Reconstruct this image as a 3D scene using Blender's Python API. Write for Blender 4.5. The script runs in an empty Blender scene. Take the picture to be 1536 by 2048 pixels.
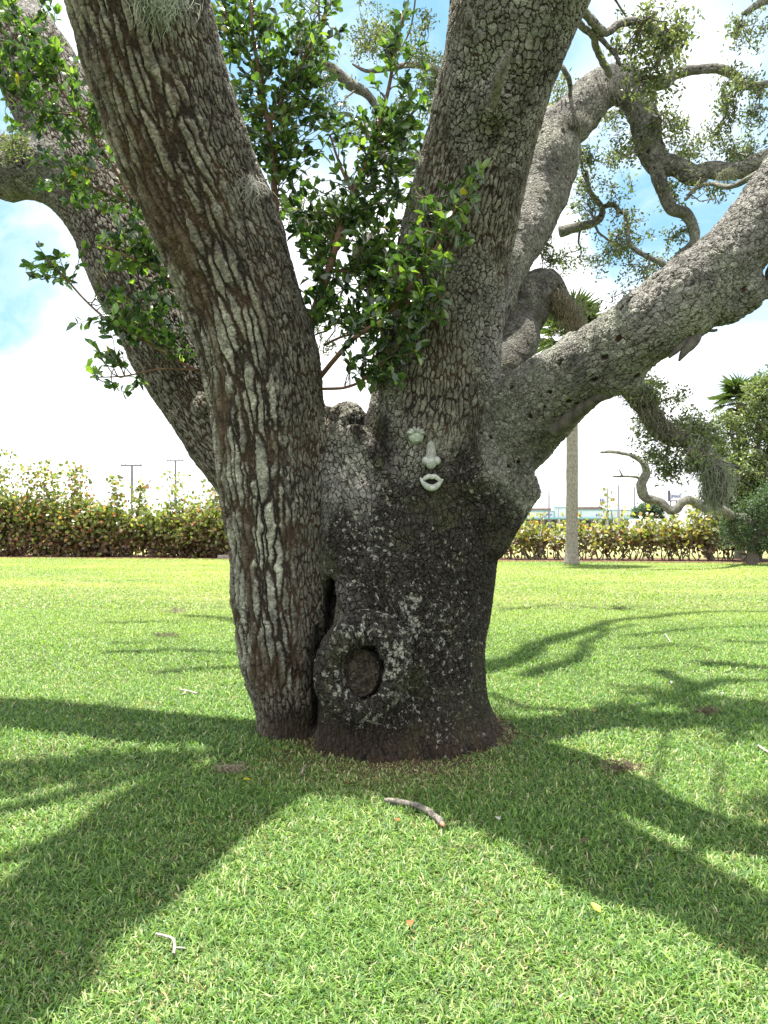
import bpy, math, random
import numpy as np
R = np.random.default_rng(7)
random.seed(7)
SC = bpy.context.scene
COL = SC.collection

# ------------------------------------------------------------------ camera, sky, sun, exposure
F, HY, CX, CH = 1560.0, 1048.0, 768.0, 1.55      # focal length and horizon of the photograph in its own pixels, eye height
cam = bpy.data.cameras.new('camera')
cam.sensor_fit = 'VERTICAL'; cam.sensor_height = 36.0; cam.sensor_width = 27.0
cam.lens = 36.0 * F / 2048
cam.shift_y = (HY - 1024) / 2048
cam.clip_start = 0.05; cam.clip_end = 3000
camo = bpy.data.objects.new('camera', cam); COL.objects.link(camo)
camo.location = (0, 0, CH); camo.rotation_euler = (math.pi / 2, 0, 0)
SC.camera = camo

SUN_DX, SUN_DY = 0.07, -0.24                     # shadow shift per metre of height
sun = bpy.data.lights.new('sun', 'SUN'); sun.energy = 5.0; sun.angle = math.radians(0.9); sun.color = (1.0, 0.95, 0.86)
suno = bpy.data.objects.new('sun', sun); COL.objects.link(suno)
import mathutils
suno.rotation_euler = mathutils.Vector((SUN_DX, SUN_DY, -1.0)).to_track_quat('-Z', 'Y').to_euler()
ELEV = math.atan2(1.0, math.hypot(SUN_DX, SUN_DY))
AZ = math.atan2(-SUN_DX, -SUN_DY)

SC.view_settings.view_transform = 'Standard'; SC.view_settings.look = 'None'
SC.view_settings.exposure = 1.6; SC.view_settings.gamma = 1.0
SC.cycles.max_bounces = 8; SC.cycles.diffuse_bounces = 3; SC.cycles.transmission_bounces = 4
SC.cycles.transparent_max_bounces = 8; SC.cycles.caustics_reflective = False; SC.cycles.caustics_refractive = False

W = bpy.data.worlds.new('World'); SC.world = W; W.use_nodes = True


class NT:
    """small node-tree helper"""
    def __init__(s, tree):
        s.t = tree; s.t.nodes.clear()
    def n(s, kind, **kw):
        nd = s.t.nodes.new(kind)
        for k, v in kw.items():
            setattr(nd, k, v)
        return nd
    def l(s, a, b):
        s.t.links.new(a, b)
    def put(s, sock, v):
        if isinstance(v, bpy.types.NodeSocket): s.l(v, sock)
        else: sock.default_value = v
    def math(s, op, a, b=None, c=None, clamp=False):
        nd = s.n('ShaderNodeMath', operation=op, use_clamp=clamp)
        s.put(nd.inputs[0], a)
        if b is not None: s.put(nd.inputs[1], b)
        if c is not None: s.put(nd.inputs[2], c)
        return nd.outputs[0]
    def vmath(s, op, a, b=None, scale=None):
        nd = s.n('ShaderNodeVectorMath', operation=op)
        s.put(nd.inputs[0], a)
        if b is not None: s.put(nd.inputs[1], b)
        if scale is not None: s.put(nd.inputs['Scale'], scale)
        return nd.outputs['Value'] if op in ('LENGTH', 'DOT_PRODUCT', 'DISTANCE') else nd.outputs['Vector']
    def mix(s, f, a, b, blend='MIX'):
        nd = s.n('ShaderNodeMix', data_type='RGBA', blend_type=blend)
        s.put(nd.inputs['Factor'], f)
        s.put(nd.inputs[6], a if isinstance(a, bpy.types.NodeSocket) else (*a, 1))
        s.put(nd.inputs[7], b if isinstance(b, bpy.types.NodeSocket) else (*b, 1))
        return nd.outputs[2]
    def step(s, v, lo, hi, smooth=True, a=0.0, b=1.0):
        nd = s.n('ShaderNodeMapRange')
        nd.interpolation_type = 'SMOOTHSTEP' if smooth else 'LINEAR'
        s.put(nd.inputs[0], v); nd.inputs[1].default_value = lo; nd.inputs[2].default_value = hi
        nd.inputs[3].default_value = a; nd.inputs[4].default_value = b
        return nd.outputs[0]
    def noise(s, vec, scale, detail=3.0, rough=0.55, dist=0.0, color=False):
        nd = s.n('ShaderNodeTexNoise')
        if vec is not None: s.l(vec, nd.inputs['Vector'])
        nd.inputs['Scale'].default_value = scale; nd.inputs['Detail'].default_value = detail
        nd.inputs['Roughness'].default_value = rough; nd.inputs['Distortion'].default_value = dist
        return nd.outputs['Color'] if color else nd.outputs['Fac']
    def voro(s, vec, scale=1.0, feature='DISTANCE_TO_EDGE', out='Distance'):
        nd = s.n('ShaderNodeTexVoronoi', feature=feature)
        s.l(vec, nd.inputs['Vector']); nd.inputs['Scale'].default_value = scale
        return nd.outputs[out]
    def attr(s, name, out='Color'):
        nd = s.n('ShaderNodeAttribute', attribute_name=name)
        return nd.outputs[out]


def build_world():
    t = NT(W.node_tree)
    sky = t.n('ShaderNodeTexSky', sky_type='NISHITA')
    sky.sun_disc = False; sky.sun_elevation = ELEV; sky.sun_rotation = AZ
    sky.air_density = 1.0; sky.dust_density = 0.6; sky.ozone_density = 1.5
    co = t.n('ShaderNodeTexCoord').outputs['Generated']
    d = t.vmath('NORMALIZE', co)
    warp = t.noise(d, 3.0, 4, 0.6, color=True)
    wv = t.vmath('SCALE', t.vmath('SUBTRACT', warp, (0.5, 0.5, 0.5)), scale=0.30)
    dw = t.vmath('ADD', d, wv)
    hole = None                                  # blue gaps between the clouds, by compass direction
    for (px, py, rad) in ((650, 110, .11), (800, 40, .09), (860, -90, .17), (1310, 410, .085), (1450, 420, .08), (1215, 270, .045), (-20, 560, .085), (70, 500, .05), (0, 250, .06), (360, 30, .05),
                          (440, -60, .10), (-500, 300, .25), (2300, 200, .3), (900, -1500, .35), (0, -1400, .35)):
        v = mathutils.Vector(((px - CX) / F, 1.0, (HY - py) / F)).normalized()
        dd = t.vmath('DISTANCE', dw, tuple(v))
        h = t.step(dd, rad * 0.8, rad * 1.7, True, 1.0, 0.0)
        hole = h if hole is None else t.math('MAXIMUM', hole, h)
    wisps = t.noise(dw, 7.0, 6, 0.62)
    wz = t.step(wisps, 0.36, 0.68)
    cloud = t.math('SUBTRACT', 1.0, t.math('MULTIPLY', hole, t.math('SUBTRACT', 1.0, t.math('MULTIPLY', wz, 0.38))), clamp=True)
    ton = t.noise(dw, 4.5, 5, 0.6)
    ccol = t.mix(t.step(ton, 0.35, 0.65), (5.4, 5.6, 5.9), (7.4, 7.4, 7.4))
    blue = t.mix(0.75, sky.outputs[0], (1.25, 2.75, 3.9))
    c = t.mix(cloud, blue, ccol)
    bg = t.n('ShaderNodeBackground'); t.l(c, bg.inputs[0]); bg.inputs[1].default_value = 0.092
    out = t.n('ShaderNodeOutputWorld'); t.l(bg.outputs[0], out.inputs[0])
build_world()


# ------------------------------------------------------------------ helpers
def P(px, py, Y):
    """a point Y metres ahead seen at this place of the photograph"""
    return np.array(((px - CX) / F * Y, Y, CH - (py - HY) / F * Y))

def G(px, py):
    """the lawn point seen at this place of the photograph"""
    Y = CH * F / (py - HY)
    return np.array(((px - CX) / F * Y, Y, 0.0))

def hash3(i, j, k, seed):
    n = (i.astype(np.int64) * 73856093) ^ (j.astype(np.int64) * 19349663) ^ (k.astype(np.int64) * 83492791) ^ (seed * 2654435761)
    n = (n ^ (n >> 13)) * 1274126177
    n = n & 0x7fffffff
    n = (n ^ (n >> 16)) & 0xffff
    return n.astype(np.float32) / 65535.0

def vnoise(p, scale=1.0, seed=0):
    q = p * scale; b = np.floor(q); f = (q - b).astype(np.float32); f = f * f * (3 - 2 * f); b = b.astype(np.int64)
    r = 0
    for dx in (0, 1):
        for dy in (0, 1):
            for dz in (0, 1):
                w = (f[..., 0] if dx else 1 - f[..., 0]) * (f[..., 1] if dy else 1 - f[..., 1]) * (f[..., 2] if dz else 1 - f[..., 2])
                r = r + w * hash3(b[..., 0] + dx, b[..., 1] + dy, b[..., 2] + dz, seed)
    return r

def fbm(p, scale, octs=3, seed=0):
    a = 0; s = 0; w = 1.0
    for o in range(octs):
        a = a + w * vnoise(p, scale * 2 ** o, seed + o * 17); s += w; w *= 0.5
    return a / s

def np_mesh(name, V, faces, mats, attrs=None, midx=None, smooth=True, parent=None, loc=None):
    """faces: list of int arrays (M,3) or (M,4); midx: list of material numbers, one per array"""
    me = bpy.data.meshes.new(name)
    V = np.asarray(V, np.float32)
    if loc is not None: V = V - np.asarray(loc, np.float32)
    me.vertices.add(len(V)); me.vertices.foreach_set('co', V.ravel())
    faces = [np.asarray(f, np.int32) for f in faces if len(f)]
    loops = np.concatenate([f.ravel() for f in faces])
    tot = np.concatenate([np.full(len(f), f.shape[1], np.int32) for f in faces])
    st = np.concatenate(([0], np.cumsum(tot)[:-1])).astype(np.int32)
    me.loops.add(len(loops)); me.loops.foreach_set('vertex_index', loops)
    me.polygons.add(len(tot)); me.polygons.foreach_set('loop_start', st)
    if midx is not None:
        me.polygons.foreach_set('material_index', np.concatenate([np.full(len(f), m, np.int32) if np.isscalar(m) else m for f, m in zip(faces, midx)]))
    me.polygons.foreach_set('use_smooth', np.full(len(tot), smooth))
    me.update(calc_edges=True)
    for m in (mats if isinstance(mats, (list, tuple)) else [mats]): me.materials.append(m)
    for k, a in (attrs or {}).items():
        a = np.asarray(a, np.float32)
        if a.shape[1] == 3 and k.startswith('col'): a = np.concatenate([a, np.ones((len(a), 1), np.float32)], 1)
        if a.shape[1] == 4:
            at = me.attributes.new(k, 'FLOAT_COLOR', 'POINT'); at.data.foreach_set('color', a.ravel())
        else:
            at = me.attributes.new(k, 'FLOAT_VECTOR', 'POINT'); at.data.foreach_set('vector', a.ravel())
    o = bpy.data.objects.new(name, me); COL.objects.link(o)
    if parent is not None: o.parent = parent
    if loc is not None and parent is None: o.location = tuple(float(x) for x in loc)
    return o

def empty(name, loc, label, cat, group=None):
    o = bpy.data.objects.new(name, None); COL.objects.link(o); o.location = tuple(float(x) for x in loc)
    o['label'] = label; o['category'] = cat
    if group: o['group'] = group
    return o

def tag(o, label, cat, group=None):
    o['label'] = label; o['category'] = cat
    if group: o['group'] = group
    return o

class MB:
    """collects verts/faces of mixed shapes for one mesh"""
    def __init__(s): s.V = []; s.F3 = []; s.F4 = []; s.n = 0; s.C = []
    def add(s, V, tris=None, quads=None, col=None):
        V = np.asarray(V, float)
        if tris is not None and len(tris): s.F3.append(np.asarray(tris) + s.n)
        if quads is not None and len(quads): s.F4.append(np.asarray(quads) + s.n)
        s.V.append(V); s.n += len(V)
        s.C.append(np.tile(np.asarray(col if col is not None else (.5, .5, .5), float), (len(V), 1)) if col is None or np.ndim(col) == 1 else np.asarray(col))
    def box(s, c, size, rz=0.0, taper=1.0):
        x, y, z = [q / 2 for q in size]
        V = np.array([(a * x * (taper if d > 0 else 1), b * y * (taper if d > 0 else 1), d * z) for d in (-1, 1) for b in (-1, 1) for a in (-1, 1)])
        ca, sa = math.cos(rz), math.sin(rz)
        V = V @ np.array(((ca, sa, 0), (-sa, ca, 0), (0, 0, 1))) + np.asarray(c)
        s.add(V, quads=[(0, 2, 3, 1), (4, 5, 7, 6), (0, 1, 5, 4), (2, 6, 7, 3), (0, 4, 6, 2), (1, 3, 7, 5)])
    def prism(s, prof, x0, x1, axis='x'):
        """extrude a closed outline of (u, z) points from x0 to x1"""
        n = len(prof); V = []
        for x in (x0, x1):
            for (u, z) in prof: V.append((x, u, z) if axis == 'x' else (u, x, z))
        q = [(i, (i + 1) % n, n + (i + 1) % n, n + i) for i in range(n)]
        c0 = len(V); V += [tuple(np.mean(V[:n], 0)), tuple(np.mean(V[n:2 * n], 0))]
        t = [(c0, (i + 1) % n, i) for i in range(n)] + [(c0 + 1, n + i, n + (i + 1) % n) for i in range(n)]
        s.add(V, tris=t, quads=q)
    def build(s, name, mats, parent=None, loc=None, smooth=False, colors=False):
        V = np.concatenate(s.V); fs = []
        if s.F3: fs.append(np.concatenate(s.F3))
        if s.F4: fs.append(np.concatenate(s.F4))
        return np_mesh(name, V, fs, mats, {'col': np.concatenate(s.C)} if colors else None, smooth=smooth, parent=parent, loc=loc)

def spline(ctrl, step):
    """Catmull-Rom through rows of ctrl (x,y,z,r,...), resampled about every step metres"""
    c = np.asarray(ctrl, float); c = np.concatenate([[2 * c[0] - c[1]], c, [2 * c[-1] - c[-2]]])
    out = []
    for i in range(1, len(c) - 2):
        n = max(2, int(np.linalg.norm(c[i + 1][:3] - c[i][:3]) / step))
        t = np.arange(n)[:, None] / n
        p0, p1, p2, p3 = c[i - 1], c[i], c[i + 1], c[i + 2]
        out.append(0.5 * ((2 * p1) + (-p0 + p2) * t + (2 * p0 - 5 * p1 + 4 * p2 - p3) * t ** 2 + (-p0 + 3 * p1 - 3 * p2 + p3) * t ** 3))
    out.append(c[-2][None])
    return np.concatenate(out)

def frames(pts):
    t = np.gradient(pts, axis=0); t /= np.linalg.norm(t, axis=1)[:, None] + 1e-9
    n = np.zeros_like(t)
    a = np.array((0, -1.0, 0)); a = a - t[0] * a.dot(t[0])
    if np.linalg.norm(a) < .1: a = np.array((1.0, 0, 0)) - t[0] * t[0][0]
    n[0] = a / np.linalg.norm(a)
    for i in range(1, len(t)):
        a = n[i - 1] - t[i] * n[i - 1].dot(t[i]); n[i] = a / (np.linalg.norm(a) + 1e-9)
    s = np.concatenate(([0], np.cumsum(np.linalg.norm(np.diff(pts, axis=0), axis=1))))
    return t, n, np.cross(t, n), s

def tube_arrays(ax, ring=10, rough=0.0, seed=0, cap=True):
    """ax rows (x,y,z,r): verts, quads, tris, bark coordinates"""
    pts = ax[:, :3]; r = ax[:, 3]
    t, n, b, s = frames(pts)
    th = np.arange(ring) / ring * 2 * np.pi
    cs, sn = np.cos(th), np.sin(th)
    D = n[:, None] * cs[None, :, None] + b[:, None] * sn[None, :, None]
    rr = np.repeat(r[:, None], ring, 1)
    if rough:
        q = pts[:, None] + D * rr[..., None]
        rr = rr * (1 + rough * (fbm(q, 2.2 / max(.03, r.mean() * 3), 2, seed) - .5) * 2)
    V = pts[:, None] + D * rr[..., None]
    B = np.stack([rr * cs, rr * sn, np.repeat(s[:, None], ring, 1) + 0 * rr], -1) + seed * 1.37
    m = len(pts); i = np.arange(m - 1)[:, None] * ring; j = np.arange(ring)[None]; j2 = (j + 1) % ring
    Q = np.stack([i + j, i + j2, i + ring + j2, i + ring + j], -1).reshape(-1, 4)
    V = V.reshape(-1, 3); B = B.reshape(-1, 3)
    T = np.zeros((0, 3), int)
    if cap:
        k = len(V); V = np.concatenate([V, pts[:1], pts[-1:]]); B = np.concatenate([B, B[:1], B[-1:]])
        jj = np.arange(ring); e = (m - 1) * ring
        T = np.concatenate([np.stack([np.full(ring, k), (jj + 1) % ring, jj], 1), np.stack([np.full(ring, k + 1), e + jj, e + (jj + 1) % ring], 1)])
    return V, Q, T, B

def pix(rows):
    """rows (px, py, Y, half-width in px) -> (x,y,z,r)"""
    return np.array([(*P(a, b, Y), h / F * Y) for (a, b, Y, h) in rows])


# ------------------------------------------------------------------ materials
def mat(name):
    m = bpy.data.materials.new(name); m.use_nodes = True
    return m, NT(m.node_tree)

def principled(t, col, rough=0.7, spec=0.3, metal=0.0, bump=None, bstr=0.3, bdist=0.01):
    b = t.n('ShaderNodeBsdfPrincipled')
    t.put(b.inputs['Base Color'], col if isinstance(col, bpy.types.NodeSocket) else (*col, 1))
    t.put(b.inputs['Roughness'], rough); b.inputs['Specular IOR Level'].default_value = spec; b.inputs['Metallic'].default_value = metal
    if bump is not None:
        bp = t.n('ShaderNodeBump'); bp.inputs['Strength'].default_value = bstr; bp.inputs['Distance'].default_value = bdist
        t.l(bump, bp.inputs['Height']); t.l(bp.outputs[0], b.inputs['Normal'])
    return b

def simple(name, col, rough=0.7, var=0.25, scale=6.0, bstr=0.25, spec=0.3, metal=0.0, bdist=0.01):
    m, t = mat(name)
    co = t.n('ShaderNodeTexCoord').outputs['Object']
    nz = t.noise(co, scale, 5, 0.6)
    c = t.mix(t.step(nz, 0.3, 0.7), [q * (1 - var) for q in col], [min(1, q * (1 + var)) for q in col])
    b = principled(t, c, rough, spec, metal, t.noise(co, scale * 4, 4), bstr, bdist)
    o = t.n('ShaderNodeOutputMaterial'); t.l(b.outputs[0], o.inputs[0])
    return m

def bark_material(name='oak_bark', scale=1.0, depth=1.0):
    m, t = mat(name)
    co = t.vmath('SCALE', t.attr('bark_co', 'Vector'), scale=scale); w = t.n('ShaderNodeAttribute', attribute_name='colw')
    sep = t.n('ShaderNodeSeparateColor'); t.l(w.outputs['Color'], sep.inputs[0])
    wr, wd, wl = sep.outputs[0], sep.outputs[1], sep.outputs[2]      # ridged bark, black algae, pale lichen
    wfine = w.outputs['Alpha']                                        # fine scaly bark
    pos = t.n('ShaderNodeTexCoord').outputs['Object']
    nw = t.vmath('SUBTRACT', t.noise(co, 7.0, 3, 0.6, color=True), (.5, .5, .5))
    cw = t.vmath('ADD', co, t.vmath('SCALE', nw, scale=0.055))
    nw3 = t.vmath('SUBTRACT', t.noise(co, 1.9, 2, .5, color=True), (.5, .5, .5)); cwide = t.vmath('ADD', co, t.vmath('SCALE', nw3, scale=0.17))
    nw2 = t.vmath('SUBTRACT', t.noise(co, 26.0, 2, 0.6, color=True), (.5, .5, .5))
    cw2 = t.vmath('ADD', cwide, t.vmath('SCALE', nw2, scale=0.030))
    # long weaving ridges
    vr = t.voro(t.vmath('MULTIPLY', cw, (19.0, 19.0, 2.3)))
    ridge = t.step(vr, 0.02, 0.26)
    # blocky plates
    vb = t.voro(t.vmath('MULTIPLY', cw2, (29.0, 29.0, 19.0)))
    block = t.step(t.math('ADD', vb, t.math('MULTIPLY', t.math('SUBTRACT', t.noise(co, 12.0, 3, .6), .5), .14)), -0.01, 0.10)
    cellc = t.voro(t.vmath('MULTIPLY', cw2, (29.0, 29.0, 19.0)), 1.0, 'F1', 'Color')
    cs_ = t.n('ShaderNodeSeparateColor'); t.l(cellc, cs_.inputs[0])
    vf = t.voro(t.vmath('MULTIPLY', cw2, (52.0, 52.0, 36.0)))
    fine = t.step(vf, 0.0, 0.2)
    micro = t.noise(co, 95.0, 5, 0.65)
    mid = t.noise(co, 22.0, 4, 0.6)
    pv = t.voro(t.vmath('MULTIPLY', cw, (9.0, 9.0, 7.0)), 1.0, 'F1', 'Distance')
    pit = t.step(pv, .20, .10)
    bl = t.math('ADD', t.math('MULTIPLY', block, t.math('SUBTRACT', 1.0, wfine)), t.math('MULTIPLY', t.math('SUBTRACT', t.math('ADD', t.math('ADD', t.math('MULTIPLY', block, .45), t.math('MULTIPLY', fine, .25)), t.math('MULTIPLY', mid, .5)), t.math('MULTIPLY', pit, .8)), wfine))
    rg = t.math('ADD', t.math('MULTIPLY', ridge, .8), t.math('MULTIPLY', block, .2))
    ve = t.voro(t.vmath('MULTIPLY', cw, (34.0, 34.0, 7.5)))
    elong = t.step(t.math('ADD', ve, t.math('MULTIPLY', t.math('SUBTRACT', mid, .5), .25)), -.01, .20)
    wR = t.math('MAXIMUM', t.math('SUBTRACT', t.math('MULTIPLY', wr, 2.0), 1.0), 0.0)
    wB = t.math('MAXIMUM', t.math('SUBTRACT', 1.0, t.math('MULTIPLY', wr, 2.0)), 0.0)
    wE = t.math('SUBTRACT', 1.0, t.math('ADD', wR, wB))
    plate = t.math('ADD', t.math('ADD', t.math('MULTIPLY', bl, wB), t.math('MULTIPLY', rg, wR)), t.math('MULTIPLY', elong, wE))
    sz = t.n('ShaderNodeSeparateXYZ'); t.l(pos, sz.inputs[0]); high = t.step(sz.outputs[2], 1.9, 3.6)
    amp = t.math('ADD', t.math('ADD', 0.014, t.math('MULTIPLY', wfine, .006)), t.math('MULTIPLY', wR, 0.020))
    h = t.math('MULTIPLY', plate, amp)
    h = t.math('ADD', h, t.math('MULTIPLY', mid, 0.016))
    h = t.math('ADD', h, t.math('MULTIPLY', micro, 0.011))
    # colours
    big = t.noise(pos, 2.6, 4, 0.6); mot = t.noise(pos, 14.0, 5, 0.65)
    grey = t.mix(t.step(mot, .35, .68), (.150, .142, .128), (.272, .264, .243))
    green = t.mix(t.step(micro, .35, .65), (.160, .163, .130), (.295, .303, .255))
    top = t.mix(t.step(big, .42, .62), grey, green)
    top = t.mix(t.math('MULTIPLY', wR, t.step(mot, .3, .6)), top, t.mix(high, (.41, .41, .34), (.25, .23, .18)))
    top = t.mix(t.math('MULTIPLY', wE, .7), top, t.mix(t.step(mot, .35, .65), (.10, .085, .066), (.22, .205, .165)))
    brown = t.mix(t.step(big, .4, .65), (.026, .020, .016), (.060, .037, .023))
    wth = t.step(t.noise(pos, 3.2, 6, .7), .36, .60)
    shade = t.math('MULTIPLY', t.math('ADD', .74, t.math('MULTIPLY', cs_.outputs[0], .46)), t.math('ADD', .62, t.math('MULTIPLY', wth, .50)))
    shade = t.math('MULTIPLY', shade, t.step(t.noise(co, 55.0, 5, .7), .30, .62, True, .45, 1.18))
    cmb = t.n('ShaderNodeCombineColor'); [t.l(shade, cmb.inputs[q]) for q in range(3)]
    top = t.mix(1.0, top, cmb.outputs[0], 'MULTIPLY')
    c = t.mix(t.step(plate, .15, .70), brown, top)
    # stripped, brown inner-bark bands on the ridged stem
    strip = t.math('MULTIPLY', wR, t.step(t.noise(t.vmath('MULTIPLY', co, (5.0, 5.0, 1.0)), 1.0, 4, .6), .47, .58))
    c = t.mix(t.math('MULTIPLY', strip, .85), c, t.mix(t.step(mot, .35, .65), (.055, .036, .024), (.11, .075, .05)))
    # black algae staining and lichen specks
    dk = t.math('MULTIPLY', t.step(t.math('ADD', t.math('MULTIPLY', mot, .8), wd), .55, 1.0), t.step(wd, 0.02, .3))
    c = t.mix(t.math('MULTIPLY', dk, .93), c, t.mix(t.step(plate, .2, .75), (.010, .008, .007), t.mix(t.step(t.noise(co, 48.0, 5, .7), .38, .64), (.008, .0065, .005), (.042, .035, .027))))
    spk = t.noise(cw2, 24.0, 5, .68)
    sp = t.math('MULTIPLY', t.step(t.math('ADD', spk, t.math('MULTIPLY', wl, .18)), .64, .72), t.step(plate, .2, .6))
    sp = t.math('MULTIPLY', sp, t.step(wl, .05, .3))
    c = t.mix(t.math('MULTIPLY', sp, .85), c, t.mix(t.step(micro, .3, .7), (.20, .20, .165), (.46, .46, .40)))
    mossy = t.math('MULTIPLY', t.step(t.noise(pos, 3.0, 4, .65), .50, .66), t.step(wd, .1, .6))
    c = t.mix(t.math('MULTIPLY', mossy, .42), c, t.mix(t.step(micro, .35, .65), (.030, .034, .010), (.10, .105, .045)))
    earth = t.math('MULTIPLY', t.step(sz.outputs[2], .30, .0), t.step(mot, .3, .6))
    c = t.mix(t.math('MULTIPLY', earth, .55), c, (.075, .048, .032))
    b = principled(t, c, t.math('SUBTRACT', .95, t.math('MULTIPLY', mot, .2)), 0.25)
    o = t.n('ShaderNodeOutputMaterial'); t.l(b.outputs[0], o.inputs[0])
    dn = t.n('ShaderNodeDisplacement'); dn.inputs['Midlevel'].default_value = 0.5 * 0.02; dn.inputs['Scale'].default_value = depth
    t.l(h, dn.inputs['Height']); t.l(dn.outputs[0], o.inputs['Displacement'])
    m.displacement_method = 'BOTH'
    return m
BARK = bark_material()
BARK_FINE = bark_material('oak_branch_bark', 1.5, .35)

def leaf_material(name, rough=0.4, trans=0.45, spec=0.5, gain=1.0, tint=(1.15, 1.25, .5)):
    m, t = mat(name)
    c = t.attr('col')
    pos = t.n('ShaderNodeTexCoord').outputs['Object']
    c = t.mix(t.step(t.noise(pos, 60.0, 3), .3, .7), t.mix(1.0, c, (.8, .8, .8), 'MULTIPLY'), t.mix(1.0, c, (1.15, 1.15, 1.15), 'MULTIPLY'))
    b = principled(t, c, rough, spec)
    tr = t.n('ShaderNodeBsdfTranslucent'); t.l(t.mix(1.0, c, tint, 'MULTIPLY'), tr.inputs[0])
    mx = t.n('ShaderNodeMixShader'); mx.inputs[0].default_value = trans
    t.l(b.outputs[0], mx.inputs[1]); t.l(tr.outputs[0], mx.inputs[2])
    o = t.n('ShaderNodeOutputMaterial'); t.l(mx.outputs[0], o.inputs[0])
    return m
LEAF = leaf_material('glossy_leaf', .19, .36, .9, tint=(1.5, 1.6, .55))
OAKLEAF = leaf_material('oak_leaf', .5, .4, .4)
GRAPELEAF = leaf_material('sea_grape_leaf', .35, .4, .5)
GRASS = leaf_material('grass_blade', .48, .40, .35, tint=(1.2, 1.35, .55))
MOSS = leaf_material('moss_strand', .9, .35, .1, tint=(1, 1, 1))
FROND = leaf_material('palm_frond', .4, .3, .5)

def twig_material():
    m, t = mat('twig_bark')
    c = t.attr('col'); pos = t.n('ShaderNodeTexCoord').outputs['Object']
    nz = t.noise(pos, 40.0, 4, .6)
    c2 = t.mix(t.step(nz, .3, .7), t.mix(1.0, c, (.6, .6, .6), 'MULTIPLY'), t.mix(1.0, c, (1.3, 1.3, 1.3), 'MULTIPLY'))
    b = principled(t, c2, .8, .3, bump=nz, bstr=.5, bdist=.01)
    o = t.n('ShaderNodeOutputMaterial'); t.l(b.outputs[0], o.inputs[0])
    return m
TWIG = twig_material()


# ------------------------------------------------------------------ ground
def ground_material():
    m, t = mat('lawn_soil')
    pos = t.n('ShaderNodeTexCoord').outputs['Object']
    a = t.noise(pos, 0.35, 4, .6); b_ = t.noise(pos, 5.0, 5, .65); c_ = t.noise(pos, 60.0, 4, .7)
    lush = t.mix(t.step(c_, .35, .65), (.025, .035, .012), (.085, .12, .035))
    dry = t.mix(t.step(c_, .35, .65), (.10, .10, .045), (.27, .25, .12))
    sx = t.n('ShaderNodeSeparateXYZ'); t.l(pos, sx.inputs[0])
    far = t.step(sx.outputs[1], 9.0, 24.0)
    f = t.math('MULTIPLY', t.step(t.math('ADD', a, t.math('MULTIPLY', b_, .25)), .5, .75), t.math('ADD', .25, t.math('MULTIPLY', far, .75)))
    c = t.mix(f, t.mix(t.math('MULTIPLY', far, .7), lush, (.15, .19, .05)), dry)
    rd = t.vmath('LENGTH', t.vmath('MULTIPLY', t.vmath('SUBTRACT', pos, (.08, 5.8, 0)), (1.0, 1.1, 0)))
    c = t.mix(t.math('MULTIPLY', t.step(t.math('ADD', rd, t.math('MULTIPLY', t.math('SUBTRACT', b_, .5), .9)), 1.25, .80), .9), c, t.mix(t.step(c_, .35, .65), (.035, .024, .016), (.16, .11, .075)))
    field = t.step(sx.outputs[1], 36.0, 40.0)
    c = t.mix(field, c, t.mix(t.step(b_, .35, .65), (.20, .22, .07), (.36, .33, .17)))
    bs = principled(t, c, .95, .1, bump=c_, bstr=.6, bdist=.02)
    o = t.n('ShaderNodeOutputMaterial'); t.l(bs.outputs[0], o.inputs[0])
    return m

def sheet(name, outline, z, m, sub=1):
    V = [(x, y, z) for x, y in outline]
    me = bpy.data.meshes.new(name); me.from_pydata(V, [], [tuple(range(len(V)))]); me.materials.append(m)
    o = bpy.data.objects.new(name, me); COL.objects.link(o); o['kind'] = 'structure'
    return o
sheet('lawn', [(-1500, -60), (1500, -60), (1500, 1800), (-1500, 1800)], 0, ground_material())
ASPH = simple('asphalt', (.075, .075, .08), .9, .2, 3.0)
sheet('road', [(-400, 62), (400, 62), (400, 74), (-400, 74)], 0.004, ASPH)
sheet('parking_lot', [(-60, 78), (200, 78), (200, 146), (-60, 146)], 0.004, simple('pale_asphalt', (.16, .16, .165), .9, .15, 1.0))

def mulch():
    y = lambda x: 34.55 - .155 * x
    xs = np.linspace(-24, 24, 90)
    near = [(x, y(x) - 1.7 - .25 * math.sin(x * 3.1) * math.sin(x * 1.3 + 1) - .1 * random.random()) for x in xs]
    far = [(x, y(x) + 2.2 + .3 * math.sin(x * 1.7)) for x in xs[::-1]]
    m, t = mat('leaf_litter')
    pos = t.n('ShaderNodeTexCoord').outputs['Object']
    c = t.mix(t.step(t.voro(pos, 14.0, 'F1', 'Distance'), .2, .6), (.22, .11, .07), (.07, .035, .022))
    c = t.mix(t.step(t.noise(pos, 9.0, 4), .6, .68), c, (.36, .28, .22))
    b = principled(t, c, .9, .2, bump=t.noise(pos, 40.0, 4), bstr=.8, bdist=.03)
    o = t.n('ShaderNodeOutputMaterial'); t.l(b.outputs[0], o.inputs[0])
    sheet('mulch_bed', near + far, 0.02, m)
mulch()


# ------------------------------------------------------------------ the oak: trunk and main stems in one continuous skin
def smin(a, b, k):
    h = np.maximum(k - np.abs(a - b), 0) / k
    return np.minimum(a, b) - h * h * k * 0.25

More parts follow.
